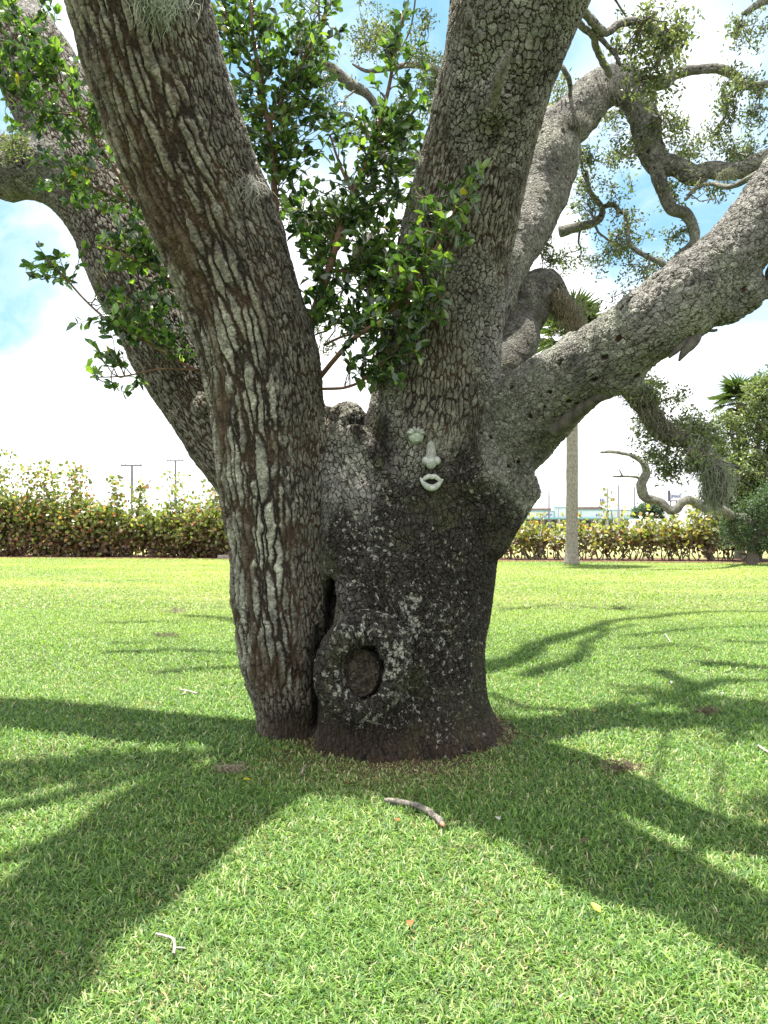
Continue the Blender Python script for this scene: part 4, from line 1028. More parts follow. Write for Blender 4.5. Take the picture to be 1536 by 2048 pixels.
# ------------------------------------------------------------------ grass
def grass():
    rng = np.random.default_rng(5)
    zones = [(1.7, 3.2, 20000, .72, .66), (3.2, 5.0, 12500, .75, .72), (5.0, 8.0, 6500, .85, .92), (8.0, 14.0, 2600, .9, 1.3), (14.0, 36.0, 430, 1.0, 2.5)]
    VV, F4, F3, CC = [], [], [], []; n0 = 0
    for (d0, d1, dens, ls, ws) in zones:
        hw = .5 * d1 + 1.2
        N = int((d1 - d0) * 2 * hw * dens)
        p = np.stack([rng.uniform(-hw, hw, N), rng.uniform(d0, d1, N), np.zeros(N)], 1)
        p = p[np.abs(p[:, 0]) < .5 * p[:, 1] + 1.2]
        if d0 > 13: p = p[p[:, 1] < 33.2 - .155 * p[:, 0]]
        # clumping
        cl = fbm(p * (1, 1, 0), 3.0, 3, 31); fine = fbm(p * (1, 1, 0), 14.0, 2, 77)
        wear = np.clip(1 - np.hypot((p[:, 0] - .05) / 1.0, (p[:, 1] - 5.0) / .75), 0, 1)
        wear = np.maximum(wear, .85 * np.clip(1 - np.abs(np.hypot((p[:, 0] - .10) / .80, (p[:, 1] - 5.86) / .66) - 1) / .22, 0, 1))
        wear = np.maximum(wear, .8 * np.clip(1 - np.hypot((p[:, 0] - 1.45) / .35, (p[:, 1] - 4.95) / .3), 0, 1))
        keep = rng.uniform(size=len(p)) < np.clip(.55 + .8 * (fine - .3), .3, 1) * (1 - .55 * wear)
        # none inside the trunk
        keep &= ~(np.hypot((p[:, 0] - .16) / .66, (p[:, 1] - 5.86) / .62) < 1) & ~(np.hypot(p[:, 0] + .66, p[:, 1] - 5.86) < .25)
        p, cl, fine, wear = p[keep], cl[keep], fine[keep], wear[keep]
        N = len(p)
        L = rng.uniform(.028, .066, N) * (0.8 + .5 * cl) * ls * (1 - .5 * wear); Wd = rng.uniform(.0026, .0054, N) * ws
        az = rng.uniform(0, 2 * np.pi, N); lean = rng.uniform(.25, 1.25, N)
        d = np.stack([np.cos(az) * np.sin(lean), np.sin(az) * np.sin(lean), np.cos(lean)], 1)
        side = np.stack([-np.sin(az + rng.normal(size=N) * .5), np.cos(az), np.zeros(N)], 1)
        bend = np.stack([np.cos(az), np.sin(az), np.full(N, -.5)], 1) * rng.uniform(.1, .5, N)[:, None]
        mid = p + d * L[:, None] * .55; tip = p + (d + bend) * L[:, None]; tip[:, 2] = np.maximum(tip[:, 2], .004)
        V = np.stack([p - side * Wd[:, None] * .7, p + side * Wd[:, None] * .7, mid + side * Wd[:, None], mid - side * Wd[:, None], tip], 1).reshape(-1, 3)
        k = n0 + np.arange(N) * 5
        F4.append(np.stack([k, k + 1, k + 2, k + 3], 1)); F3.append(np.stack([k + 3, k + 2, k + 4], 1))
        pal = np.array([(.11, .215, .045), (.18, .30, .065), (.095, .19, .07), (.29, .38, .14), (.48, .45, .28), (.30, .24, .12)])  # the pale green tone paints light glints onto some blades
        u = rng.uniform(size=N) + (.5 - cl) * .25
        ci = np.digitize(u, [.32, .56, .74, .94, .99]); ci = np.clip(ci, 0, 5)
        ci = np.where(rng.uniform(size=N) < wear * .75, rng.choice([4, 5, 3], N), ci)
        ci = np.where((p[:, 1] > 8) & (ci > 3), rng.integers(0, 4, N), ci)
        ring = np.clip(1 - np.abs(np.hypot((p[:, 0] - .16) / .66, (p[:, 1] - 5.86) / .62) - 1) / .35, 0, 1) * (rng.uniform(size=N) < .6)
        far = np.clip((p[:, 1] - 7) / 13, 0, 1) * np.clip(.55 + 1.6 * (fbm(p * (1, 2.2, 0), .28, 2, 13) - .45), 0, 1)
        col = pal[ci] * 1.08; col = col * (1 - far[:, None]) + far[:, None] * (np.array((.40, .43, .13)) * .7 + col * .3)
        col = np.where(ring[:, None] > .25, np.array((.22, .17, .10)) * rng.uniform(.4, 1.5, (N, 1)), col)
        col = col * (1 + .22 * rng.normal(size=(N, 1)))
        VV.append(V); CC.append(np.repeat(np.clip(col, .01, .9), 5, 0)); n0 += 5 * N
    o = np_mesh('lawn_grass', np.concatenate(VV), [np.concatenate(F4), np.concatenate(F3)], GRASS, {'col': np.concatenate(CC)})
    o['kind'] = 'stuff'; o['label'] = 'short thick green lawn grass'; o['category'] = 'grass'
grass()


# ------------------------------------------------------------------ hedge of sea grape
GRC = [(.15, .19, .06), (.22, .27, .08), (.33, .36, .13), (.46, .43, .12), (.50, .30, .13), (.44, .19, .13), (.48, .45, .40)]
def shrub(x, y, w, d, h, nleaf, nstem, label, seed, wts, group, sparse=0.0, lean=0, tall=()):
    rng = np.random.default_rng(seed); base = np.array((x, y, 0.0))
    root = empty('sea_grape_shrub', base, label, 'shrub', group)
    st = Foliage(); ends = []
    for i in range(nstem):
        f0 = base + (rng.uniform(-.3, .3) * w, rng.uniform(-.3, .3) * d, 0)
        hh = h * rng.uniform(.6, 1.0); e = base + (rng.uniform(-.55, .55) * w + lean, rng.uniform(-.5, .5) * d, hh)
        ax = wander(f0, e, .030, .010, 9, .10, rng); ends.append(ax[3:, :3])
        st.twig(ax, np.array((.20, .155, .12)) * rng.uniform(.6, 1.3), 5)
        for q in range(2):
            s = ax[rng.integers(2, 7), :3]; e2 = s + rng.normal(size=3) * (.35 * w / 2, .25, .25) + (0, 0, .35)
            ax2 = wander(s, e2, .014, .006, 6, .14, rng); st.twig(ax2, np.array((.20, .155, .12)) * rng.uniform(.6, 1.3), 4); ends.append(ax2[2:, :3])
    for (tx, th) in tall:
        f0 = base + (tx, 0, h * .5); ax = wander(f0, base + (tx + rng.normal() * .15, 0, th), .018, .007, 9, .08, rng); st.twig(ax, np.array((.2, .15, .11)), 4); ends += [ax[3:, :3]] * 2
    st.build('stems', GRAPELEAF, root, base)
    fo = Foliage(); ends = np.concatenate(ends)
    c = ends[rng.integers(len(ends), size=nleaf)] + rng.normal(size=(nleaf, 3)) * (np.array((.17, .17, .14)) if h < 2.5 else np.array((.32, .3, .2)))
    c[:, 2] = np.maximum(c[:, 2], .05)
    if h > 2.2:
        low = base + np.stack([rng.uniform(-.65, .65, 700) * w, rng.uniform(-.6, .6, 700) * d, rng.uniform(.02, .9, 700) ** 1.3], 1); c = np.concatenate([c, low]); nleaf = len(c)
    # fewer leaves low down
    keep = rng.uniform(size=nleaf) < np.clip((.25 if h < 2.5 else .85) + 1.1 * c[:, 2] / h, 0, 1)
    c = c[keep]; n = len(c)
    fo.leaves(c, rng.normal(size=(n, 3)) + (0, 0, .25), rng.uniform(.10, .19, n), rng.uniform(.11, .19, n), np.where((rng.uniform(size=n) < .85 * np.clip(1.1 - c[:, 2] / (.7 * h), 0, 1))[:, None], np.array((.19, .12, .085)) * rng.uniform(.4, 1.5, (n, 1)), palette(n, GRC, wts, .2, rng)), tmpl=(LR_V, LR_F), rng=rng, upbias=.3)
    fo.build('foliage', GRAPELEAF, root, base)

HG = 'sea grape shrubs along the far edge of the lawn'
hy = lambda x: 34.55 - .155 * x
WG = [3.6, 3.2, 2.0, .4, .25, .2, .3]; WR = [3.0, 2.2, 1.6, .6, .6, .8, .35]; WY = [1.4, 1.8, 2.8, 2.2, .9, .12, 1.6]
left = [  # px, height, leaves, weights, label, tall sprays
    (-110, 4.3, 1500, WG, 'tall shrub beyond the left picture edge, most left of the hedge', ()),
    (-10, 4.9, 1900, WG, 'tallest loose shrub at the left picture edge', ((-.6, 6.0), (.2, 5.7))),
    (70, 4.1, 1900, WR, 'shrub with many red and orange leaves right of the tallest left one', ((.3, 5.0), (-.5, 4.9), (.9, 4.7))),
    (135, 4.0, 1700, WR, 'rusty leaved shrub with a single high sprig at its right', ((.4, 5.0), (.55, 4.8))),
    (195, 3.7, 1600, WR, 'dense green shrub left of the nearer crossarm utility pole', ()),
    (250, 3.55, 1500, WR, 'green shrub standing right below the nearer crossarm utility pole', ((-.3, 4.4), (.5, 4.1))),
    (305, 3.1, 1400, WG, 'lowest green shrub in the dip between the two crossarm poles', ()),
    (360, 3.7, 1500, WG, 'rounded green shrub below the farther crossarm pole', ((-.3, 4.3),)),
    (412, 3.9, 1500, WR, 'rounded shrub just left of the oak trunk above the grey plank', ((.3, 4.2),)),
    (470, 3.6, 1100, WG, 'shrub half hidden by the left edge of the oak trunk', ()),
]
for i, (px, h, n, w, lab, tall) in enumerate(left):
    y0 = 37.3; x = (px - CX) / F * y0; y = hy(x) + .4; x = (px - CX) / F * y
    shrub(x, y, 2.0, 1.6, h * .70, int(n * 2.2), 17, lab, 100 + i, w, HG, tall=[(a, b * .84) for a, b in tall])
right = [
    (1015, 1.45, 260, 'low shrub peeping out right beside the oak trunk'),
    (1052, 1.7, 330, 'low shrub left of the clump of brown bare stems'),
    (1078, 1.75, 330, 'low shrub with a thick clump of brown bare stems left of the palm trunk'),
    (1120, 1.55, 300, 'low leafy shrub touching the left side of the palm trunk'),
    (1172, 1.75, 330, 'low orange tinged shrub touching the right side of the palm trunk'),
    (1212, 1.9, 380, 'low shrub with one tall bare sprig right of the palm trunk'),
    (1250, 1.7, 380, 'low yellow green shrub in front of the grey lamp post'),
    (1292, 1.8, 420, 'low shrub with orange leaves below the round green tree'),
    (1335, 1.8, 480, 'low shrub in front of the parked white van'),
    (1375, 1.9, 520, 'low bushy shrub in front of the white box truck'),
    (1418, 2.0, 620, 'low bushy shrub in front of the parked white cars'),
    (1458, 2.2, 700, 'low thick shrub at the left foot of the dark right trees'),
    (1505, 1.7, 320, 'low shrub with yellow leaves at the right picture edge'),
    (1560, 1.8, 320, 'low shrub just beyond the right picture edge'),
]
for i, (px, h, n, lab) in enumerate(right):
    y0 = 32.3; x = (px - CX) / F * y0; y = hy(x) + .3; x = (px - CX) / F * y
    shrub(x, y, 1.25, 1.1, h * .92, int(n * 1.25), 9 if i != 2 else 22, lab, 140 + i, WY, HG, tall=((.1, 2.75),) if i == 5 else ((rng0 := random.uniform(-.3, .3), h * 1.15),))


# ------------------------------------------------------------------ palms
def palm(px, y_base, Y, top_py, label, seed, rt, skirt=False, hw=None, n=24, fr=1.0, group=None):
    rng = np.random.default_rng(seed)
    base = np.array(((px - CX) / F * Y, Y, 0.0)); H = CH - (top_py - HY) / F * Y
    root = empty('cabbage_palm', base, label, 'palm', group)
    ax = np.array([(base[0] + .012 * z * (1 - z / H) , base[1], z, rt * (1.25 - .25 * min(1, z / .8)) * (1 - .12 * z / H) + rt * .35 * max(0, .25 - z)) for z in np.linspace(-.05, H, 70)])
    V, Q, T, B = tube_arrays(ax, 22, .05, seed)
    m = bpy.data.materials.get('palm_bark')
    if m is None:
        m, t = mat('palm_bark'); pos = t.n('ShaderNodeTexCoord').outputs['Object']
        sc = t.vmath('MULTIPLY', pos, (14.0, 14.0, 9.0)); nz = t.noise(sc, 1.0, 5, .6); ri = t.noise(t.vmath('MULTIPLY', pos, (1.5, 1.5, 22.0)), 1.0, 4, .6)
        c = t.mix(t.step(nz, .3, .7), (.19, .175, .15), (.34, .315, .275)); c = t.mix(t.math('MULTIPLY', t.step(ri, .55, .7), .5), c, (.13, .115, .095))
        b = principled(t, c, .9, .2, bump=t.math('ADD', nz, ri), bstr=.7, bdist=.03)
        o = t.n('ShaderNodeOutputMaterial'); t.l(b.outputs[0], o.inputs[0])
    np_mesh('trunk', V - base, [Q, T], m, parent=root)
    fo = Foliage(); top = np.array((base[0], base[1], H))
    def frond(az, el, L, col):
        d = np.array((math.cos(az) * math.cos(el), math.sin(az) * math.cos(el), math.sin(el)))
        stem_l = L * .5
        c = top + d * stem_l + np.array((0, 0, -.10 * L))
        fo.twig(wander(top, c, .022, .012, 6, .03, rng), np.array((.16, .18, .07)), 4)
        side = np.cross(d, (0, 0, 1)); side /= np.linalg.norm(side) + 1e-6; upv = np.cross(side, d)
        nl = 30; a = np.linspace(-2.0, 2.0, nl)
        dirs = d[None] * np.cos(a)[:, None] + side[None] * np.sin(a)[:, None] + upv[None] * (.25 * np.abs(a) / 2 + rng.normal(size=nl) * .05)[:, None] + np.array((0, 0, -.30)) * rng.uniform(.6, 1.5)
        ln = L * .62 * (1 - .25 * np.abs(a) / 2) * rng.uniform(.85, 1.1, nl)
        fo.leaves(np.tile(c, (nl, 1)), dirs, ln, np.full(nl, .055 * L), np.tile(col, (nl, 1)) * rng.uniform(.7, 1.3, (nl, 1)), tmpl=(LT4_V, LT4_F), rng=rng, upbias=3)
    for i in range(n):
        frond(rng.uniform(0, 2 * np.pi), math.radians(rng.uniform(-25, 80)), fr * rng.uniform(1.3, 1.9), np.array((.075, .115, .045)))
    if skirt:
        for i in range(9): frond(rng.uniform(0, 2 * np.pi), math.radians(rng.uniform(-75, -45)), fr * rng.uniform(1.1, 1.5), np.array((.17, .115, .075)))
    fo.build('crown', FROND, root, base)
palm(1143, 1128, 30.2, 672, 'straight grey cabbage palm trunk standing in front of the hedge right of the oak', 61, .235, fr=1.15)
palm(1480, 1100, 35.5, 800, 'cabbage palm with brown dead fronds standing among the trees on the right', 62, .2, True, n=24, fr=.85)


# ------------------------------------------------------------------ other trees
def tree(name, px, Y, crowns, trunk_r, label, cat, seed, cols, wts, leaf=(.10, .2), n=3500, group=None, tcol=(.12, .10, .085)):
    """crowns: (dx, z, rx, rz) lobes in metres from the base"""
    rng = np.random.default_rng(seed); base = np.array(((px - CX) / F * Y, Y, 0.0))
    root = empty(name, base, label, cat, group)
    tr = Foliage(); zmid = np.mean([c[1] for c in crowns])
    tr.twig(wander(base - (0, 0, .05), base + (0, 0, zmid * .7), trunk_r, trunk_r * .6, 12, .04, rng), np.array(tcol), 10)
    fo = Foliage(); fork = base + (0, 0, zmid * .45)
    tot = sum(c[2] ** 2 * c[3] for c in crowns)
    for (dx, z, rx, rz) in crowns:
        cc = base + (dx, rng.normal() * rx * .3, z)
        tr.twig(wander(fork, cc, trunk_r * .5, trunk_r * .15, 10, .10, rng), np.array(tcol), 6)
        m = int(n * rx ** 2 * rz / tot); hubs = max(10, m // 38)
        hp = rng.normal(size=(hubs, 3)); hp /= np.linalg.norm(hp, axis=1)[:, None]
        hp = cc + hp * (rng.uniform(.35, 1, (hubs, 1)) ** .5) * (rx, rx * .8, rz)
        for q in hp[::3]: tr.twig(wander(cc, q, trunk_r * .12, trunk_r * .03, 6, .12, rng), np.array(tcol), 4)
        k = rng.integers(hubs, size=m)
        tone = rng.uniform(.7, 1.3, hubs)
        c = hp[k] + rng.normal(size=(m, 3)) * (.20 * rx ** .5, .20 * rx ** .5, .13 * rz ** .5)
        fo.leaves(c, rng.normal(size=(m, 3)) + (0, 0, .2), rng.uniform(leaf[0], leaf[1], m), rng.uniform(leaf[0], leaf[1], m) * .6, palette(m, cols, wts, .2, rng) * tone[k][:, None], tmpl=(LT4_V, LT4_F), rng=rng)
    tr.build('trunk', OAKLEAF, root, base)
    fo.build('crown', OAKLEAF, root, base)
    return root
TG = [(.15, .19, .095), (.20, .25, .11), (.10, .135, .075), (.27, .30, .16)]
m1 = lambda px0, px, Y: (px - px0) / F * Y
z1 = lambda py, Y: CH - (py - HY) / F * Y
def crown_px(px0, Y, L): return [(m1(px0, a, Y), z1(b, Y), c / F * Y, d / F * Y) for (a, b, c, d) in L]
far_oak = tree('live_oak', 1510, 33.0, crown_px(1510, 33, [(1465, 870, 42, 45), (1510, 855, 40, 30), (1525, 800, 42, 40), (1560, 790, 60, 50), (1478, 835, 30, 22), (1545, 880, 50, 40), (1475, 950, 48, 48), (1530, 965, 50, 60), (1600, 880, 70, 70), (1450, 1000, 35, 40), (1480, 1040, 50, 45), (1540, 1050, 50, 45), (1440, 940, 30, 40)]), .3, 'broad grey green oak around the second palm at the right picture edge', 'tree', 71, TG, [3, 3, 2, 2], (.10, .20), 26000)
FB = np.array(far_oak.location)
W0 = (.1, .1, .2, .9)
limb([(1510, 1040, 32.8, 10), (1470, 1035, 30, 10), (1430, 1010, 28, 8), (1410, 1018, 27.5, 8), (1375, 1000, 27, 8), (1345, 1022, 27, 9), (1318, 1002, 27, 8), (1290, 995, 27, 9), (1282, 970, 27, 10), (1290, 945, 27, 8), (1285, 925, 27, 6), (1262, 912, 27, 3.5), (1230, 904, 27, 3), (1200, 905, 27, 2)], 9, .1, .25, 23, W0, keep=False, parent=far_oak, base=FB)
limb([(1286, 962, 27, 5), (1275, 955, 27, 3.5), (1250, 953, 27, 3), (1226, 952, 27, 2.5)], 6, .1, .2, 24, W0, keep=False, parent=far_oak, base=FB)
limb([(1288, 930, 27, 5), (1300, 915, 27, 4), (1320, 905, 27, 3), (1345, 890, 27, 2.5)], 6, .1, .2, 25, W0, keep=False, parent=far_oak, base=FB)
limb([(1244, 953, 27, 2.5), (1241, 945, 27, 2), (1238, 938, 27, 1.2)], 5, .1, .2, 26, W0, keep=False, parent=far_oak, base=FB)
tree('cedar_tree', 1505, 29.5, crown_px(1505, 29.5, [(1500, 1015, 34, 28), (1535, 1020, 45, 40), (1470, 1055, 30, 26), (1560, 1000, 40, 50), (1520, 1070, 45, 30), (1490, 1085, 40, 24), (1545, 1085, 40, 26)]), .2, 'dark green low cedar in front of the broad oak at the right edge', 'tree', 72, [(.07, .12, .07), (.10, .155, .08), (.05, .085, .05)], [3, 2, 2], (.06, .13), 9000)
tree('pale_tree', 1415, 36, crown_px(1415, 36, [(1430, 900, 35, 30), (1415, 940, 25, 25), (1440, 980, 30, 35), (1425, 1030, 25, 20)]), .18, 'loose light green tree between the hanging moss and the broad oak', 'tree', 73, [(.14, .18, .08), (.10, .14, .06), (.19, .21, .12)], [2, 2, 1], (.09, .17), 3600)
tree('round_tree', 1302, 95, crown_px(1302, 95, [(1296, 1022, 26, 20), (1315, 1014, 20, 18), (1280, 1030, 18, 14), (1325, 1030, 14, 12)]), .35, 'round dark green tree at the right end of the shop row', 'tree', 74, [(.075, .12, .085), (.10, .15, .10), (.05, .085, .06)], [2, 2, 1], (.22, .4), 3200)
tree('far_tree', 1372, 160, crown_px(1372, 160, [(1372, 1030, 14, 9), (1388, 1033, 9, 7)]), .3, 'small bluish far tree behind the white box truck', 'tree', 75, [(.12, .15, .15), (.15, .18, .17)], [1, 1], (.4, .7), 900)
tree('far_tree', 1196, 165, crown_px(1196, 165, [(1196, 1021, 8, 6), (1188, 1024, 6, 4)]), .3, 'tiny dark far tree showing above the shop roof', 'tree', 76, [(.07, .09, .06)], [1], (.4, .7), 500)


# ------------------------------------------------------------------ far side of the road
WHITE = simple('white_paint', (.78, .78, .77), .35, .04, 1.0, .05, .5)
TEAL = simple('teal_trim', (.16, .42, .43), .5, .1, 1.0)
PALEBLUE = simple('pale_fascia', (.62, .72, .74), .6, .06, .6)
CREAM = simple('cream_stucco', (.60, .56, .48), .8, .08, .8)
BROWNROOF = simple('brown_roof', (.22, .15, .12), .8, .2, 1.0)
GLASS = simple('dark_glass', (.03, .035, .04), .12, .2, 1.0, .02, .6)
TYRE = simple('tyre_rubber', (.02, .02, .02), .85, .2, 8)
STEEL = simple('grey_steel', (.36, .37, .39), .5, .12, 4, .1, .5)
POLEWOOD = simple('weathered_pole', (.20, .19, .19), .85, .2, 6)
RED = simple('tail_lamp_red', (.45, .06, .03), .3, .1, 4)
INK = simple('blue_lettering', (.10, .14, .34), .5, .1, 4)

def text_mesh(body, size, m, parent, loc, depth=.03):
    cu = bpy.data.curves.new('lettering', 'FONT'); cu.body = body; cu.size = size; cu.extrude = depth; cu.align_x = 'CENTER'; cu.align_y = 'CENTER'
    o = bpy.data.objects.new('lettering', cu); COL.objects.link(o)
    dg = bpy.context.evaluated_depsgraph_get(); me = bpy.data.meshes.new_from_object(o.evaluated_get(dg)); bpy.data.objects.remove(o, do_unlink=True)
    me.materials.clear(); me.materials.append(m)
    q = bpy.data.objects.new('lettering', me); COL.objects.link(q); q.parent = parent; q.location = loc; q.rotation_euler = (math.pi / 2, 0, 0)
    return q

def shops():
    Y = 150.0; x0 = (960 - CX) / F * Y; x1 = (1278 - CX) / F * Y; xm = (x0 + x1) / 2
    root = empty('shop_row', (xm, Y, 0), 'long low shop row with pale blue fascia and teal edges beyond the road', 'building')
    ox = lambda x: x - xm
    px = lambda p: (p - CX) / F * Y - xm
    w = MB(); w.box((0, 8, 1.3), (x1 - x0, 10, 2.6)); w.box((0, 6.5, 3.2), (x1 - x0 - .4, 12, 1.2)); w.build('wall', CREAM, root)
    f = MB()
    for (a, b, zt) in ((960, 1108, 3.95), (1108, 1152, 4.65), (1152, 1278, 4.15)): f.box(((px(a) + px(b)) / 2, 0, (2.75 + zt) / 2), (px(b) - px(a) - .06, .5, zt - 2.75))
    f.build('fascia', PALEBLUE, root)
    e = MB()
    for (a, b, zt) in ((960, 1108, 3.95), (1108, 1152, 4.65), (1152, 1278, 4.15)):
        e.box(((px(a) + px(b)) / 2, -.05, 2.62), (px(b) - px(a), 1.2, .26)); e.box(((px(a) + px(b)) / 2, -.05, zt + .08), (px(b) - px(a), .7, .16))
    for p in (1088, 1108, 1152, 1161, 1222, 1264, 1277): e.box((px(p), -.3, 3.35), (.16, .12, 1.2))
    e.build('teal_trim', TEAL, root)
    r = MB(); r.box((px(1045), 5, 4.35), (px(1104) - px(985), 8, .5)); r.box((px(1178), 5, 4.55), (px(1205) - px(1152), 8, .6)); r.build('roof', BROWNROOF, root)
    for p in np.arange(968, 1276, 14):
        g = MB(); g.box((px(p + 6), 2.94, 1.25), (px(p + 11) - px(p), .1, 2.0)); o = g.build('shop_window', GLASS, root)
        fr = MB(); fr.box((px(p - .2), 2.90, 1.25), (.14, .16, 2.2)); fr.build('window_frame', TEAL if p > 1230 else WHITE, o)
    for p in range(975, 1280, 36):
        c = MB(); c.box((px(p), 0, 1.25), (.22, .22, 2.5)); c.build('column', WHITE, root)
    # the small illegible lettering on the fascia, as dark strokes
    rng = random.Random(3)
    for (a, b) in ((1085, 1104), (1152, 1158), (1192, 1204)):
        p = a; L = MB()
        while p < b:
            L.box((px(p), -.28, 3.30 + rng.uniform(-.1, .1)), (.12, .05, rng.uniform(.3, .6))); L.box((px(p) + .16, -.28, 3.25 + rng.uniform(-.2, .2)), (.22, .05, .1)); p += rng.uniform(2.6, 3.8)
        L.build('lettering', INK, root)
shops()

def pole(px, py_top, Y, r, label, m, arm=None, base_py=None, cat='pole', group=None, flag=False):
    x = (px - CX) / F * Y; H = z1(py_top, Y)
    root = empty('utility_pole', (x, Y, 0), label, cat, group)
    ax = np.array([(0, 0, z, r * (1.15 - .4 * z / H)) for z in np.linspace(0, H, 12)])
    V, Q, T, B = tube_arrays(ax, 10); np_mesh('post', V, [Q, T], m, parent=root)
    if arm == 'cross':
        a = MB(); a.box((0, -r * 1.3, H - .15), (2.6, .14, .16)); a.build('crossarm', m, root)
        for q in (-1.15, -.7, .55, 1.1):
            i = MB(); i.box((q, -r * 1.3, H + .06), (.12, .12, .26), 0, .5); i.build('insulator', STEEL, root)
    if arm == 'lamp':
        a = MB(); a.box((-.55, 0, H - .02), (1.1, .08, .08)); a.build('lamp_arm', m, root)
        a = MB(); a.box((-1.1, 0, H - .05), (.6, .25, .14), 0, .7); a.build('lamp_head', STEEL, root)
    if flag:
        p = root
        bd = MB(); bd.box((-.75, -.05, H - 2.2), (1.0, .16, 1.0)); b = bd.build('sign_board', WHITE, p)
        text_mesh('H', .75, INK, b, (-.95, -.16, H - 2.15)); text_mesh('L', .75, INK, b, (-.50, -.16, H - 2.3))
        bd = MB(); bd.box((-.75, -.05, H - 2.95), (1.0, .12, .12)); bd.build('sign_rail', STEEL, p)
    return root
PG = 'poles across the road'
pole(264, 929, 95, .16, 'nearer wooden utility pole with crossarm above the left hedge', POLEWOOD, 'cross', group=PG)
pole(351, 920, 120, .16, 'farther wooden utility pole with crossarm close to the oak left edge', POLEWOOD, 'cross', group=PG)
pole(1098, 984, 120, .12, 'thin lamp pole with short arm between the oak and palm trunk', POLEWOOD, 'lamp', group=PG)
pole(1215, 973, 120, .15, 'grey pole carrying a small white square sign', STEEL, None, group=PG, flag=True)
pole(1237, 966, 115, .19, 'tall plain grey pole between the sign pole and the pale lamp post', STEEL, None, group=PG)
pole(1244, 1009, 140, .12, 'short reddish post tip above the shop fascia', BROWNROOF, None, group=PG)
pole(1269, 971, 105, .15, 'pale tapering lamp post at the left edge of the round green tree', STEEL, 'lamp', group=PG)
pole(1117, 1001, 145, .07, 'short thin mast above the raised shop fascia', STEEL, None, group=PG)

def billboard():
    Y = 120.0; x = (1350 - CX) / F * Y; z0 = z1(1001, Y); z2 = z1(985, Y)
    root = empty('roadside_sign', (x, Y, 0), 'white roadside sign with blue capital letters on two posts', 'sign')
    b = MB(); b.box((.1, 0, (z0 + z2) / 2), (1.75, .35, z2 - z0 - .1)); bo = b.build('sign_board', WHITE, root)
    b = MB(); b.box((.1, 0, z0 - .06), (1.8, .4, .16)); b.build('sign_rail', POLEWOOD, root)
    b = MB(); b.box((-.92, 0, (z0 + z2) / 2 + .1), (.26, .5, z2 - z0 + .45)); b.build('end_panel', simple('dark_panel', (.12, .12, .14), .6), root)
    for q in (-.62, .25):
        p = MB(); p.box((q, .1, z0 / 2), (.16, .16, z0)); p.build('post', POLEWOOD, root)
    text_mesh('JMAX', .62, INK, bo, (.1, -.22, (z0 + z2) / 2), .03)
    x2 = (1343 - CX) / F * 100.0
    r2 = empty('dark_post', (x2, 100, 0), 'stout dark post below the white roadside sign', 'post'); p = MB(); p.box((0, 0, 1.6), (.4, .4, 3.2), 0, .9); p.build('shaft', simple('dark_wood', (.07, .065, .06), .8), r2); p = MB(); p.box((0, 0, 3.26), (.5, .5, .12)); p.build('cap', POLEWOOD, r2)
billboard()

def car(px, Y, label, kind, flip=1, m=WHITE, group='white vehicles parked across the road'):
    x = (px - CX) / F * Y
    root = empty('parked_' + kind, (x, Y, 0), label, 'van' if kind == 'van' else 'car', group)
    if kind == 'van':
        L, H, prof, win = 5.2, 2.05, [(-2.6, .45), (-2.62, 1.1), (-2.35, 1.35), (-1.75, 1.95), (-1.4, 2.05), (2.45, 2.05), (2.6, 1.85), (2.62, .45)], [(-2.05, 1.35, -1.35, 1.85), (-1.2, 1.35, .1, 1.85), (.25, 1.35, 1.4, 1.85), (1.55, 1.35, 2.4, 1.85)]
    elif kind == 'suv':
        L, H, prof, win = 4.7, 1.75, [(-2.35, .42), (-2.38, .95), (-2.1, 1.08), (-1.2, 1.15), (-.65, 1.68), (-.4, 1.75), (1.95, 1.73), (2.25, 1.15), (2.36, 1.0), (2.36, .42)], [(-.75, 1.15, .1, 1.62), (.22, 1.15, 1.05, 1.62), (1.15, 1.15, 1.85, 1.6)]
    else:
        L, H, prof, win = 4.6, 1.45, [(-2.3, .38), (-2.32, .78), (-2.0, .9), (-1.0, .98), (-.35, 1.40), (.1, 1.45), (.95, 1.42), (1.6, 1.02), (2.2, .98), (2.3, .8), (2.3, .38)], [(-.55, .98, .25, 1.34), (.35, .98, 1.15, 1.34)]
    prof = [(a * flip, b) for a, b in prof]
    b = MB(); b.prism(prof, -.9, .9, 'y'); bo = b.build('body', m, root)
    mod = bo.modifiers.new('bevel', 'BEVEL'); mod.width = .07; mod.segments = 2
    for (a, z0, c, z2) in win:
        g = MB(); sh = .12
        g.prism([(a * flip, z0), (c * flip, z0), ((c - .05) * flip, z2), ((a + sh) * flip, z2)], -.915, -.89, 'y'); g.build('window', GLASS, root)
    for q in (-L * .31, L * .30):
        for s in (-.82, .82):
            V, Q, T, B = tube_arrays(np.array([(q * flip, s + d, .34, r) for d, r in ((-.11, .30), (-.10, .34), (.10, .34), (.11, .30))]), 20)
            wo = np_mesh('wheel', V, [Q, T], TYRE, parent=root)
            V, Q, T, B = tube_arrays(np.array([(q * flip, s + (d if s > 0 else -d), .34, r) for d, r in ((.09, .21), (.125, .20), (.13, .06))]), 14)
            np_mesh('rim', V, [Q, T], STEEL, parent=wo)
    for (u, mm, nm) in ((-L / 2, STEEL, 'headlight'), (L / 2, RED, 'tail_light')):
        for s in (-.7, .7):
            h = MB(); h.box((u * flip * .995, s, .85 if kind != 'van' else 1.0), (.08, .3, .18)); h.build(nm, mm, root)
    return root
car(1312, 80, 'white van parked left of the box truck behind the low hedge', 'van', -1)
car(1395, 78.5, 'white tall car parked in front of the white box truck', 'suv', 1)
car(1432, 74.9 + 5, 'low white car parked right of the tall white one', 'sedan', -1)
